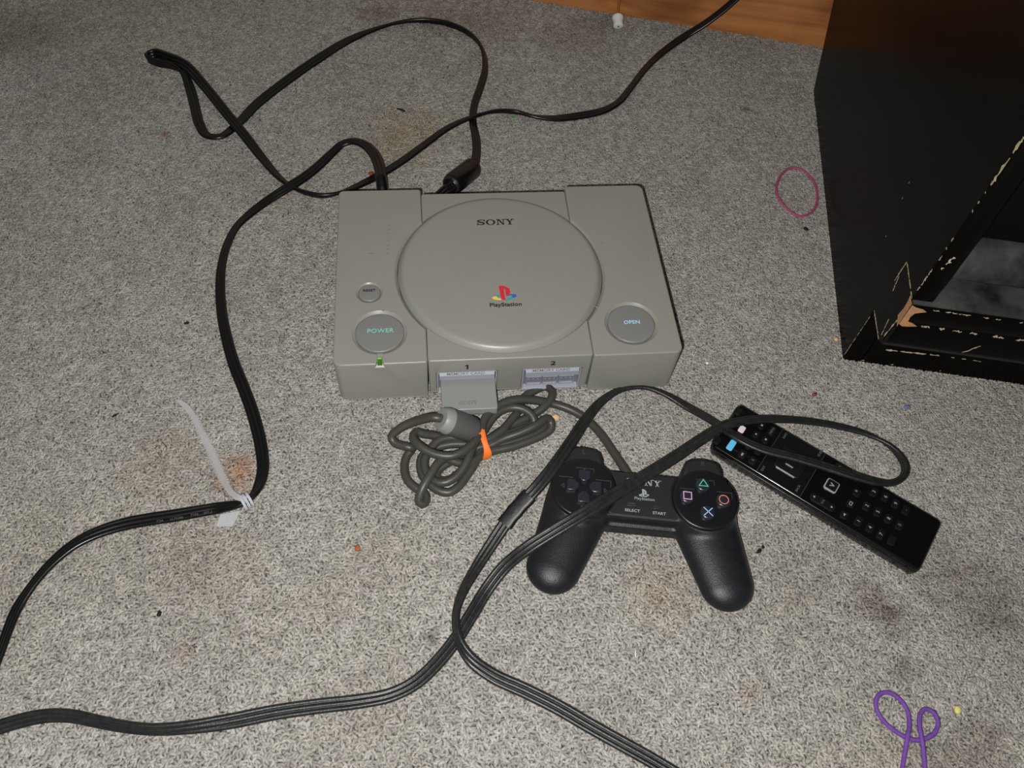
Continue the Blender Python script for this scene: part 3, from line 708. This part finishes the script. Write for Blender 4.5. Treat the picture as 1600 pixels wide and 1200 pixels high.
# shoulder buttons, upper and lower one on each side
for sx in (-1,1):
    pts = [(-.0150,-.006),(.0150,-.006),(.0150,.0035),(.0128,.0095),(.0085,.0120),(0,.0132),(-.0085,.0120),(-.0128,.0095),(-.0150,.0035)]
    pts = [(sx*.0448+x, .0240+y) for x, y in pts]
    for z0, z1, nm in ((.0035,.0135,'2'),(.0145,.0262,'1')):
        sb = MB().poly(pts, z0, z1, .0028, 4).build('shoulder_button', M['pad_top'] if nm == '1' else M['pad'], pad, 50)
        if nm == '1': text('lettering', 'L' if sx < 0 else 'R', .0052, M['pad_ink2'], sb, (sx*.0448,.0318,.0263), rotz=math.pi if False else 0)
ZB = .0268
sony_letters('lettering', (.0003,.0110), .0262, .0052, M['pad_ink'], plate, ZB, .0001)
logo((.0002,.0022), .000029, .000040, ZB, (M['pad_ink'],)*4, plate, .00008)
text('lettering', 'PlayStation', .0030, M['pad_ink'], plate, (.0006,-.0026,ZB), sx=1.13)
text('lettering', 'SELECT', .0030, M['pad_ink'], plate, (-.0082,-.0128,ZB), sx=1.13, bold=.01)
text('lettering', 'START', .0030, M['pad_ink'], plate, (.0112,-.0130,ZB), sx=1.10, bold=.01)
sb = MB().poly(rrect(-.0128,-.0098,-.0050,-.0056,.0006,2), .0255, .0277, .0006).build('select_button', M['pad_brown'], pad, 40)
MB().box(-.0112,-.0079,.0276,-.0066,-.0074,.02785).build('groove', M['pad_line'], sb, 0)
MB().poly([(.0068,-.0108),(.0158,-.0079),(.0068,-.0050)], .0255, .0277, .0006).build('start_button', M['pad_brown'], pad, 40)
# cable: one lead from the controller, coiled into a hank and through the ferrite core
def K(x, y): return (600+x/5.3333, 600+y/5.3333)
main = [(-8,0)]  # placeholder
lead = []
c_, s__ = math.cos(PADA), math.sin(PADA)
def padw(x, y, z): return (PC[0]+x*c_-y*s__, PC[1]+x*s__+y*c_, z)
lead.append(padw(-.0060,.0150,.0135)); lead.append(padw(-.0085,.0225,.0125))
for x, y, z in [(958,706,7),(937,676,4.0),(912,652,3.5),(886,638,4),(859,630,6),(834,625.5,11),(810,624.5,14),(787,630,15),(769,641,15.5),(757,655,16),(752,672,16)]: lead.append(at(x,y,z/1000))
def seg(l):
    for x, y, z in l: lead.append(at(*K(x,y), z/1000))
seg([(760,480,14),(720,565,13),(690,645,12),(640,730,10),(560,800,9),(480,825,8),(400,790,7),(345,715,7),(340,630,8),(385,545,9),(460,470,10),(570,445,9),(690,460,8)])      # left loop
seg([(840,470,7),(980,390,7.5),(1060,300,8),(1120,225,8),(1170,112,6),(1250,58,6),(1350,22,7),(1402,60,8),(1385,135,8),(1330,195,7),(1230,262,5),(1080,335,4.5),(950,405,4)])  # far right loop
seg([(840,500,4.5),(740,690,4.5),(680,780,4),(610,865,4),(530,905,4),(450,885,4),(375,830,4),(320,760,4),(303,690,4),(312,615,5),(360,560,6),(450,525,6),(570,500,6),(690,500,5)])
seg([(860,490,3.5),(1020,410,3.5),(1180,345,3.5),(1300,318,4),(1340,350,3.5),(1250,425,3.2),(1100,475,3.2),(950,520,3.2),(850,560,3.2),(740,650,3.2),(640,730,3.2),(540,800,3.2),(455,800,3.5),(440,740,4),(500,680,4.5),(600,620,5),(700,560,5)])
seg([(860,505,6),(1000,430,5),(1150,378,5),(1235,345,6),(1255,315,9),(1230,258,11),(1165,212,12),(1080,196,12),(980,222,12),(900,290,12),(835,385,12)])
seg([(785,450,16),(730,505,17),(660,560,17.5),(570,598,17.5),(470,595,17.5),(370,562,17.5),(290,510,18),(243,450,17),(262,405,15),(340,418,12),(430,432,8),(580,480,4),(720,530,4)])
seg([(870,515,5),(1000,455,6.5),(1150,400,9),(1290,330,11),(1350,287,10),(1388,310,7),(1393,372,4.5),(1330,422,3.5),(1200,478,3.5),(1050,528,3.5),(900,560,4),(820,595,4.5)])
seg([(700,665,7),(600,650,10),(520,620,13),(455,655,15),(390,750,15),(330,850,13),(297,930,9),(292,985,5.5),(322,1008,3.5),(352,970,3),(340,915,3),(270,870,4),(195,800,4),(170,700,4),(188,605,5),(245,530,7),(320,520,10)])
lead = lead[:-1]
seg([(235,525,11),(150,515,9),(85,490,8.5),(62,440,11),(110,385,16),(200,335,21),(300,303,26)])
CORE_L = at(692,655,.0310); CORE_R = at(738,672,.0135)
axis = (CORE_L-CORE_R); axis /= np.linalg.norm(axis)
lead.append(CORE_L+axis*.006); lead.append(CORE_L-axis*.004)
lead = np.array(lead); lead = cr(lead, .003)
# soften heights
for _ in range(3): lead[1:-1,2] = .25*lead[:-2,2]+.5*lead[1:-1,2]+.25*lead[2:,2]
LL = np.array([tolocal(p) for p in lead])
MB().tube(LL, .0034, 12).build('cable', M['lead'], pad, 60)['label'] = 'thick grey lead coiled in a bundle'
ax_l = tolocal(CORE_L)-tolocal(CORE_R); ln = np.linalg.norm(ax_l)+.002
cr_ = tolocal(CORE_R)
core = MB().lathe([(.0075,-.0015),(.0096,-.0005),(.0105,.0010),(.0105,ln-.0075)], 40, tuple(cr_), tuple(ax_l)).build('ferrite_core', M['core'], pad, 40); core['label'] = 'dark grey cylinder on the cable'
MB().lathe([(.0104,ln-.0078),(.0104,ln-.0052),(.0088,ln-.0006),(.0082,ln),(.0036,ln+.0001)], 40, tuple(cr_), tuple(ax_l)).build('core_cap', M['core_cap'], core, 30)['label'] = 'light grey end cap'

# ------------------------------------------------------------ orange rubber band round the hank
pA = at(*K(795,360), .012); pB = at(*K(855,615), .004); cB = (pA+pB)/2; cB[2] = 0
dv = (pB-pA)[:2]; half = np.linalg.norm(dv)/2; dv /= np.linalg.norm(dv); hv = np.array([-dv[1], dv[0]])
loops = []; n = 40
for i in range(n):
    t = 2*math.pi*i/n; u = math.cos(t); v = math.sin(t)
    rx = (half+.0015)*np.sign(u)*abs(u)**.75; top = .0205-.007*(1+u)/2; zz = .0005+(top/2)*(1+np.sign(v)*abs(v)**.8)
    wv = .0028+.0006*math.sin(3*t+1); sh = .0010*math.sin(2*t+.4)-.0006*u
    c3 = np.array([cB[0]*0+dv[0]*rx+hv[0]*sh, dv[1]*rx+hv[1]*sh, zz]); h3 = np.array([hv[0],hv[1],.10*math.sin(t*2)])
    nr = np.array([dv[0]*u, dv[1]*u, v]); nr /= np.linalg.norm(nr)
    loops.append([tuple(c3+h3*wv+nr*.0000), tuple(c3+h3*wv*.35+nr*.0009), tuple(c3-h3*wv*.25+nr*.0005), tuple(c3-h3*wv+nr*.0008), tuple(c3-h3*wv-nr*.0004), tuple(c3+h3*wv-nr*.0006)])
loops.append(loops[0])
band = MB().loft(loops, False, False).build('rubber_band', M['orange'], None, 60, tuple(cB))
tag(band, 'wide orange rubber band holding the coiled grey controller cable', 'rubber band')

# ------------------------------------------------------------ remote control
RA = R(48.9); RL, RW, RT = .1716, .0500, .0145
rc_ = (at(1155,629,RT)+at(1474,815,RT))/2; e2 = np.array([math.cos(RA), math.sin(RA), 0])
rc_ = rc_ - e2*(RW/2-.0004)
rem = empty('remote_control', (rc_[0],rc_[1],0), RA, 'glossy black television remote with numbered keys under a looped cord', 'remote control')
def rl_(px, py, z=RT):
    d = at(px,py,z)-rc_; c, s_ = math.cos(RA), math.sin(RA); return (d[0]*c+d[1]*s_, -d[0]*s_+d[1]*c)
out = rrect(-RW/2,-RL/2,RW/2,RL/2,.0045,5)
L = [[(x,y,.000) for x,y in offset(out,.0040)],[(x,y,.0015) for x,y in offset(out,.0018)],[(x,y,.006) for x,y in offset(out,.0004)],[(x,y,.0105) for x,y in out]]
MB().loft(L).build('case', M['remote_side'], rem, 40)
L = [[(x,y,.0104) for x,y in offset(out,.0003)],[(x,y,.0128) for x,y in offset(out,.0003)]]+[[(x,y,.0130+.0015*math.sin(k/4*math.pi/2)) for x,y in offset(out,.0005+.0015*(1-math.cos(k/4*math.pi/2)))] for k in range(5)]+[[(x,y,RT) for x,y in offset(out,.0026)]]
MB().loft(L).build('face_panel', M['remote'], rem, 40)
def key(px, py, w_, h_, m_='key', nm='key', hh=.0009, rad=.0012, label=None):
    x, y = rl_(px, py); o = MB().poly(rrect(x-w_/2,y-h_/2,x+w_/2,y+h_/2,min(rad,w_/2.1,h_/2.1),3), RT-.001, RT+hh, .0005, 2).build(nm, M[m_], rem, 40)
    if label: o['label'] = label
    return o, x, y
def ktext(s, px, py, size, m_='key_ink', par=None, **kw):
    x, y = rl_(px, py); return text('lettering', s, size, M[m_], par or rem, (x,y,RT+.00105), depth=.00006, **kw)
def sym(par, px, py, pts, m_='key_ink', s_=.001):
    x, y = rl_(px, py); pts = [(x+u*s_, y+v*s_) for u, v in pts]
    a = sum(pts[i][0]*pts[(i+1)%len(pts)][1]-pts[(i+1)%len(pts)][0]*pts[i][1] for i in range(len(pts)))
    MB().poly(pts if a > 0 else pts[::-1], RT+.0007, RT+.00105).build('symbol', M[m_], par, 0)
TRI_R = [(-.8,-1),(1,0),(-.8,1)]; TRI_U = [(-1,-.8),(1,-.8),(0,1)]; SQ = [(-.8,-.8),(.8,-.8),(.8,.8),(-.8,.8)]
key(1153,643,.0070,.0060); key(1120,688,.0072,.0058)
key(1159,671,.0066,.0048,'key_white',label='small pinkish white key'); key(1142.5,696,.0100,.0050,'key_blue',label='bright blue key')
for px, py, sy in ((1190,665.5,SQ),(1181,679,TRI_R),(1196,687.5,SQ)):
    k_, x, y = key(px,py,.0068,.0050); sym(k_,px,py,sy,s_=.0009)
k_, x, y = key(1160,710,.0075,.0058); sym(k_,1159,711,[(-1.6,0),(0,1),(0,.2),(1.4,1),(1.4,-1),(0,-.2),(0,-1)],s_=.0010)
key(1170,696.5,.0068,.0048); 
k_, x, y = key(1206,674,.0085,.0056); ktext('MENU',1206,674,.0026,'key_dim',k_)
k_, x, y = key(1176,720,.0072,.0058); ktext('B',1176,720,.0030,'key_dim',k_)
k_, x, y = key(1185,704.5,.0070,.0054); ktext('CC',1185,704.5,.0026,'key_dim',k_)
# inset panel with cursor keys
x0, y0 = rl_(1236,723)
yt = rl_(1181,737)[1]; yb_ = rl_(1250,776)[1]
ip = MB().poly(rrect(-RW/2+.0016,yb_,RW/2-.0016,yt,.0005,2), RT-.001, RT+.00035, .0002, 1).build('inset_panel', M['remote_side'], rem, 30)
mb = MB()
for yy in (yt, yb_): mb.box(-RW/2+.0016,yy-.00015,RT,RW/2-.0016,yy+.00015,RT+.00045)
mb.build('panel_seam', M['pad_line'], ip, 0)
for s, px, py in (('EXIT',1192,733),('INFO',1226,682),('BACK',1246,764),('GUIDE',1281,709)): ktext(s,px,py,.0026,'key_dim',ip)
ck = MB().poly(rrect(x0-.0110,y0-.0108,x0+.0110,y0+.0108,.0030,4), RT-.001, RT+.0013, .0007, 3).build('cursor_ring', M['key'], rem, 40)
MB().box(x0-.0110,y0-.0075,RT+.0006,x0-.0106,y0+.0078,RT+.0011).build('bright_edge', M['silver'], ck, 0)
ok = MB().poly(rrect(x0-.0044,y0-.0042,x0+.0044,y0+.0042,.0012,4), RT, RT+.0022, .0006, 3).build('select_key', M['key'], rem, 40)
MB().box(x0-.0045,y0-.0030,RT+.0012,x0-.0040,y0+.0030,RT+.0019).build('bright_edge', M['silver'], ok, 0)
k_, x, y = key(1299,759.5,.0104,.0100,'silver','logo_key',.0012,.0016,'square key with a bright silver rim')
MB().poly(rrect(x-.0043,y-.0041,x+.0043,y+.0041,.0011,3), RT, RT+.0017, .0003, 2).build('key_face', M['key'], k_, 40)
MB().poly([(x-.0018,y+.0016),(x-.0010,y+.0016),(x,y-.0006),(x+.0010,y+.0016),(x+.0018,y+.0016),(x,y-.0020)][::-1], RT+.0016, RT+.00185).build('symbol', M['key_ink'], k_, 0)
for px, py, s in ((1285,785,'VOL'),(1324,738,'CH')):
    k_, x, y = key(px,py,.0070,.0200,'key','rocker_key',.0010,.0025)
    text('lettering', s, .0024, M['key_dim'], k_, (x,y,RT+.00115), depth=.00006)
    for q in (1,-1): MB().poly([(x-.0009,y+q*.0072-.0007*q),(x+.0009,y+q*.0072-.0007*q),(x,y+q*.0072+.0009*q)][::q], RT+.0008, RT+.00115).build('symbol', M['key_ink'], k_, 0)
k_, x, y = key(1338.7,770,.0066,.0056); ktext('*',1338.7,769,.0040,'key_ink',k_)
k_, x, y = key(1328.7,787.5,.0066,.0056); outline([(x-.0016,y-.0011),(x+.0016,y-.0011),(x+.0016,y+.0011),(x-.0016,y+.0011)], .0004, RT+.00105, 'symbol', M['key_ink'], k_)
k_, x, y = key(1318.7,805,.0066,.0056); sym(k_,1318.7,805,[(-1,-.5),(0,-.5),(1,-1.1),(1,1.1),(0,.5),(-1,.5)],s_=.0009)
for s, px, py in (('1',1341,815),('2',1354,791),('3',1365,769),('4',1359,825),('5',1371,800.5),('6',1383,777),('7',1376,835.5),('8',1388,811),('9',1399,787.5),('',1393,845),('0',1405,821),('-',1415,797.5)):
    k_, x, y = key(px,py,.0082,.0052)
    if s: text('lettering', s, .0036, M['key_ink'] if s not in '0-' else M['key_dim'], k_, (x,y,RT+.00105), depth=.00006)

# ------------------------------------------------------------ cords
# back three-strand cord
avb = empty('console_lead', (0,0,0), 0, 'black three strand cord with ferrite bead looping behind the console', 'cord')
pathA = [(672,322,14,20),(690,303,15,20),(704,291,13,20),(722,278,9,25),(738,263,5,35),(744,245,1,40),(744,218,1,35),(739,190,0,45),(741,165,0,60),(750,138,0,62),(758,108,0,62),(754,78,0,62),(736,55,0,60),(705,39,0,58),(665,32,0,52),(625,35,0,40),(585,46,0,25),(545,63,0,0),(500,90,0,-15),(440,132,0,-15),(400,164,0,-10),(372,193,0,5),(345,213,0,20),(324,212,0,20),(312,195,0,10),(304,165,0,0),(297,138,1,15),(287,115,3,50),(268,103,5,72),(245,98,5,80),(230,90,5,82),(241,84,6,80),(265,91,8,66),(290,103,8,20),(318,133,5,5),(352,175,5,0),(383,213,4,-5),(412,250,1,-25),(440,281,0,-45),(470,299,0,-55),(505,306,0,-55),(535,300,0,-40),(560,290,0,-25),(590,275,0,-15),(625,254,0,-15),(665,225,0,-20),(700,200,2,-25),(738,183,5,-35),(775,174,3,-45),(805,175,0,-50),(835,182,0,-35),(865,185,0,-15),(905,181,0,0),(942,173,0,-10),(966,160,0,-25),(987,135,0,-35),(1008,108,0,-30),(1035,82,0,-15),(1068,58,4,-5),(1100,38,18,0),(1132,14,36,0),(1165,-16,58,0),(1200,-50,80,8)]
ribbon('cord', pathA, 3, .00182, M['cord'], avb, loc0=False)
a, b = at(703,291,.0165), at(739,262,.0095); ax_ = b-a; l_ = np.linalg.norm(ax_)
bead = MB().lathe([(.0070,0),(.0078,.0008),(.0090,.0020),(.0100,.0045),(.0104,.0055),(.0104,l_-.003),(.0095,l_-.0008),(.0075,l_)], 32, tuple(a), tuple(ax_)).build('ferrite_bead', M['cord'], avb, 40)
MB().lathe([(.0082,.0004),(.0088,.0010),(.0094,.0020),(.0092,.0026)], 32, tuple(a), tuple(ax_)).build('bead_rim', M['cord_worn'], bead, 40)
# power cord with ribbed strain relief
pwc = empty('power_cord', (0,0,0), 0, 'glossy black two strand power cord curving down the left side', 'power cord')
pathB = [(598,308,26,10),(597,293,27,0),(595,276,26,-5),(591,257,23,-10),(583,240,19,0),(570,227,16,8),(552,221,13,15),(535,225,11,15),(518,240,8.5,8),(500,257,7,0),(478,275,6,-5),(450,293,5.5,-5),(420,312,2,5),(392,333,0,15),(370,354,0,28),(355,382,0,34),(346,417,0,34),(344,452,0,32),(347,492,0,30),(355,532,0,26),(366,570,0,22),(380,605,0,18),(393,640,0,15),(403,675,0,15),(409,705,0,18),(411,730,0,22),(407,752,1,25),(397,772,2,45),(385,783,2,50),(368,789,2,35),(345,793,0,15),(310,799,0,8),(270,806,0,2),(230,812,0,0),(190,820,0,2),(150,833,0,10),(115,851,0,20),(80,880,0,28),(50,915,0,35),(27,950,0,30),(12,985,0,35),(1,1017,0,40),(-12,1050,0,40),(-25,1085,0,40)]
_, PB, _o = ribbon('cord', pathB, 3, .00178, M['cord'], pwc, loc0=False)
sr = MB()
a = np.array([at(598,303,.031), at(597,293,.031), at(595,277,.0295)]); a = cr(a, .0012)
rr = [.0046+(.0006 if i % 2 else -.0003)-.0012*i/len(a) for i in range(len(a))]
sr.tube(a, rr, 14); sr.build('strain_relief', M['cord'], pwc, 25)
for s, px, py in (('CSA',250,812.5),('LL75380',276,808.5),('TYPE',304,803),('SPT-2',325,799.5)):
    p = at(px,py+1.5,.0049); text('lettering', s, .0026, M['ink_soft'], pwc, tuple(p), rotz=R(5), depth=.00005)
# front three-strand cord
avf = empty('video_cord', (0,0,0), 0, 'long charcoal three strand cord lying over the controller and the remote', 'cord')
pathC = [(-60,1158,0,45),(-15,1141,0,46),(30,1127,0,48),(70,1119,0,50),(110,1119,0,52),(150,1127,0,56),(190,1135,0,61),(240,1140,0,64),(300,1136,0,52),(360,1127,0,26),(430,1113,0,6),(500,1103,0,0),(560,1096,0,-8),(610,1086,0,-10),(650,1066,0,-5),(685,1033,0,0),(713,998,0,3),(737,960,0,5),(760,922,1,5),(788,886,8,3),(823,857,19,2),(862,832,26,2),(912,802,30.8,2),(960,773,29.5,0),(1010,742,28,-2),(1058,712,27,-5),(1098,685,25,-12),(1130,666,23,-24),(1166,657,20,-28),(1210,655,16,-32),(1260,658,8,-32),(1310,666,3,-34),(1360,680,1,-42),(1393,699,1,-62),(1412,722,2,-84),(1413,741,5,-105),(1395,754,10,-130),(1365,752,14.5,-150),(1330,742,16,-156),(1290,729,16,-156),(1240,714,16,-156),(1190,701,16,-156),(1152,683,15.5,-156),(1110,656,7,-155),(1075,636,2,-156),(1040,616,1,-140),(1005,605,1,-130),(970,609,2,-134),(940,627,6,-147),(915,656,13,-160),(893,689,22,-172),(868,725,28,-176),(840,760,26,-178),(814,788,20,-178),(793,813,14,-175),(768,850,7,-168),(745,886,3,-152),(723,925,3,-132),(712,962,4,-110),(716,998,5,-108),(734,1029,4,-128),(770,1056,1,-150),(820,1079,0,-162),(870,1104,0,-170),(920,1133,0,-176),(970,1161,0,-178),(1015,1186,0,-180),(1060,1213,0,-180),(1110,1245,0,-180)]
_, PCc, _o = ribbon('cord', pathC, 3, .00172, M['cord_worn'], avf, loc0=False)
sa, sb_ = at(824,777,.024), at(791,817,.0165)
i0 = int(np.argmin(((PCc-sa)**2).sum(1))); i1 = int(np.argmin(((PCc-sb_)**2).sum(1)))
pts = PCc[min(i0,i1):max(i0,i1)+1]; loops = []
for i, p in enumerate(pts):
    t = pts[min(i+1,len(pts)-1)]-pts[max(i-1,0)]; t /= np.linalg.norm(t); lat = np.cross((0,0,1.0), t); lat /= np.linalg.norm(lat); up = np.cross(t, lat)
    k = 1+.05*math.sin(i*2.1)
    loops.append([tuple(p+lat*.0060*k*math.copysign(abs(math.cos(2*math.pi*q/20))**.6, math.cos(2*math.pi*q/20))+up*.0027*k*math.copysign(abs(math.sin(2*math.pi*q/20))**.7, math.sin(2*math.pi*q/20))) for q in range(20)])
MB().loft(loops).build('tape_sleeve', M['tape'], avf, 40)['label'] = 'shiny black tape wrapped round the cord'

# ------------------------------------------------------------ clear cable tie on the power cord
tc_ = at(383,784,.0055)
tie = empty('cable_tie', (tc_[0],tc_[1],0), 0, 'translucent plastic cable tie with a loose serrated tail round the power cord', 'cable tie')
def tl(px, py, z): return at(px,py,z)-np.array([tc_[0],tc_[1],0])
sp_ = cr(np.array([tl(386,780,.011),tl(374,778,.0125),tl(362,770,.011),tl(350,750,.007),(tl(338,724,.0045)),tl(325,695,.0035),tl(312,670,.0035),tl(300,647,.004),tl(288,633,.005),tl(277,625,.006)]), .0013)
loops = []; n = len(sp_)
for i, p in enumerate(sp_):
    t = sp_[min(i+1,n-1)]-sp_[max(i-1,0)]; t /= np.linalg.norm(t); lat = np.cross((0,0,1.0), t); lat /= np.linalg.norm(lat); up = np.cross(t, lat)
    f = i/n; w_ = .0022 if f < .2 or f > .82 else (.0034 if i % 2 else .0017)
    if f > .93: w_ = .0022-.0014*(f-.93)/.07
    loops.append([tuple(p+lat*w_+up*.0005), tuple(p-lat*w_+up*.0005), tuple(p-lat*w_-up*.0005), tuple(p+lat*w_-up*.0005)])
MB().loft(loops).build('strap', M['tie'], tie, 0)
dirn = tl(397,774,.006)-tl(372,788,.006); dirn /= np.linalg.norm(dirn)
i_ = int(np.argmin(((PB-at(384,783,.0055))**2).sum(1))); dirn = PB[i_+1]-PB[i_-1]; dirn /= np.linalg.norm(dirn)
latv = np.cross((0,0,1.0), dirn); latv /= np.linalg.norm(latv); upv = np.cross(dirn, latv)
ctr = PB[i_]-np.array([tc_[0],tc_[1],0])
for k, o in enumerate((-.0026,.0000,.0026)):
    loops = []
    for q in range(28):
        a = 2*math.pi*q/28; rx, rz = .0052, .0052
        cpt = ctr+dirn*o+latv*rx*math.cos(a)+upv*rz*math.sin(a); nrm = latv*math.cos(a)+upv*math.sin(a)
        loops.append([tuple(cpt+nrm*.0008+dirn*.0009), tuple(cpt+nrm*.0012), tuple(cpt+nrm*.0008-dirn*.0009), tuple(cpt-nrm*.0002-dirn*.001), tuple(cpt-nrm*.0002+dirn*.001)])
    loops.append(loops[0])
    MB().loft(loops, False, False).build('collar', M['tie_loop'], tie, 40)
cq = [tl(342,806,.003),tl(372,797,.0045),tl(363,822,.0025),tl(337,822,.002)]
cq = [tl(344,803,.0040),tl(376,797,.0040),tl(363,822,.0040),tl(337,821.5,.0040)]
pts = [(p[0],p[1]) for p in cq]; ar = sum(pts[i][0]*pts[(i+1)%4][1]-pts[(i+1)%4][0]*pts[i][1] for i in range(4))
tg = MB().poly(pts if ar > 0 else pts[::-1], .0028, .0038, .0003, 1).build('tag', M['tie_hi'], tie, 0)
p = tl(354,809,.004); text('lettering', 'UL', .0050, M['tie_hi'], tg, (p[0],p[1],.0041), rotz=R(-5))

# ------------------------------------------------------------ elastics, blind pull, crumbs
def loop_thing(name, pts, r, m_, label, cat, closed=False, flat=1.0):
    P = []
    for q in pts: P.append(at(q[0], q[1], (q[2]/1000 if len(q) > 2 else .0)+r*.9))
    org = np.mean(P, 0); org[2] = 0
    P = np.array(P)-org
    if closed:
        P = cr(np.vstack([P[-2:], P, P[:3]]), .0025); 
        # keep one period
        k = len(P); P = P[int(k*.12):]
        d = ((P[len(P)//2:]-P[0])**2).sum(1); e = len(P)//2+int(np.argmin(d)); P = P[:e]
        return tag(MB().tube(P, r, 8, True).build(name, m_, None, 60, tuple(org)), label, cat)
    P = cr(P, .0025)
    return tag(MB().tube(P, r, 8).build(name, m_, None, 60, tuple(org)), label, cat)
loop_thing('elastic_cord', [(1200+x/4, 900+y/4, z) for x,y,z in [(825,1290,0),(840,1200,0),(858,1090,.5),(872,1005,3),(884,920,1),(866,830,0),(820,768,0),(750,727,0),(694,742,0),(672,800,0),(702,880,0),(770,950,0),(850,1002,0),(930,1026,0),(1000,1010,.5),(1048,970,1),(1062,905,1),(1035,853,1),(985,830,1),(952,862,1.5),(947,940,2.5),(960,1010,3),(972,1100,1),(980,1200,0),(985,1290,0)]], .0016, M['purple'], 'purple elastic cord twisted in two loops at the bottom right', 'elastic')
loop_thing('hair_elastic', [(1213,297),(1221,273),(1237,262),(1255,267),(1270,282),(1277,303),(1274,324),(1263,335),(1248,338),(1232,328),(1219,313)], .00135, M['pink'], 'pink hair elastic in an open ring beside the black cabinet', 'hair elastic', True)
kb = at(966,35,.008)
bp = empty('blind_pull', (kb[0],kb[1],0), 0, 'white plastic pull knob on a brown string in front of the wooden baseboard', 'pull knob')
kax = Vector((.04,.95,.32)).normalized(); kc = -np.array(kax)*.005+np.array([0,0,.0075])
MB().lathe([(.0018,-.0002),(.0046,0),(.0056,.0008),(.0058,.0030),(.0056,.0060),(.0064,.0090),(.0070,.0115),(.0066,.0130),(.0050,.0138),(.0015,.0140)], 32, tuple(kc), tuple(kax)).build('knob', M['white'], bp, 40)
MB().lathe([(.0011,-.0004),(.0014,.0004)], 12, tuple(kc), tuple(kax)).build('knob_hole', M['ink_soft'], bp, 0)
s0 = kc+np.array(kax)*.0135
MB().tube(cr(np.array([s0, s0+[.0004,.005,.004], s0+[.0006,.007,.015], s0+[.001,.007,.05], s0+[.001,.007,.14], s0+[.001,.007,.45]]), .006), .0014, 8).build('string', M['string'], bp, 60)
def crumb(name, px, py, sx, sy, sz, a, m_, label, cat='crumb', seed=0):
    rg = random.Random(seed+int(px)); bm = bmesh.new(); bmesh.ops.create_icosphere(bm, subdivisions=2, radius=1)
    for v in bm.verts:
        v.co *= rg.uniform(.78,1.18); v.co.x *= sx; v.co.y *= sy; v.co.z *= sz
    me = bpy.data.meshes.new(name); bm.to_mesh(me); bm.free(); me.materials.append(m_); me.shade_smooth()
    o = bpy.data.objects.new(name, me); COL.objects.link(o); p = at(px,py,.001); o.location = (p[0],p[1],.0005+sz*.8); o.rotation_euler = (0,0,R(a))
    return tag(o, label, cat)
mm = lambda n, c: mat(n, c, .7, .2)
K1 = mm('crumb_black', (.012,.012,.012)); K2 = mm('crumb_rust', (.22,.05,.025)); K3 = mm('crumb_orange', (.30,.10,.045)); K4 = mm('crumb_green', (.10,.42,.10)); K5 = mm('crumb_blue', (.14,.17,.28)); K6 = mm('crumb_tan', (.62,.40,.22)); K7 = mm('crumb_yellow', (.62,.52,.18)); K8 = mm('crumb_white', (.75,.75,.72))
crumb('splinter', 627,172, .0056,.0013,.0009,-30, K1, 'thin black splinter on the carpet inside the big cord loop', 'splinter')
crumb('crumb', 580,272, .0028,.0022,.0016,0, K2, 'rust brown crumb beside the cord behind the console')
crumb('lint', 800,184, .0035,.0016,.0008,-50, K4, 'bright green lint just below the cord behind the console', 'lint')
crumb('crumb', 1259,358, .0022,.0026,.0012,60, K1, 'black crumb beneath the pink hair elastic')
crumb('crumb', 1186,861, .0030,.0014,.0012,35, K1, 'black sliver between the controller grip and the remote')
crumb('crumb', 1192,855, .0016,.0012,.0010,75, K1, 'tiny black speck beside the sliver near the remote')
crumb('crumb', 559,857, .0020,.0028,.0012,10, K3, 'orange brown crumb on open carpet left of the controller')
crumb('crumb', 292,505, .0024,.0013,.0010,20, K1, 'black speck left of the power cord bend')
crumb('crumb', 180,649, .0030,.0010,.0008,40, K1, 'black thread on the carpet near the left edge', 'crumb')
crumb('crumb', 249,959, .0016,.0024,.0012,0, K1, 'black grain on the carpet at the lower left')
crumb('crumb', 868,653, .0038,.0028,.0022,10, K6, 'pale tan crumb touching the right end of the coiled cable')
crumb('lint', 1417,636, .0036,.0022,.0012,20, K5, 'blue lint on the carpet above the cord loop', 'lint')
crumb('crumb', 1272,617, .0022,.0018,.0014,0, K2, 'dark rust crumb above the remote')
crumb('crumb', 1105,568, .0016,.0014,.0012,0, K8, 'white speck right of the console corner')
crumb('crumb', 1306,531, .0022,.0024,.0016,0, K6, 'orange tan crumb touching the cabinet side')
crumb('seed', 1496,1110, .0024,.0030,.0016,-20, K7, 'yellow seed on the carpet beside the purple elastic', 'seed')
crumb('crumb', 993,1021, .0004,.0030,.0006,-10, K8, 'thin white fibre below the controller')
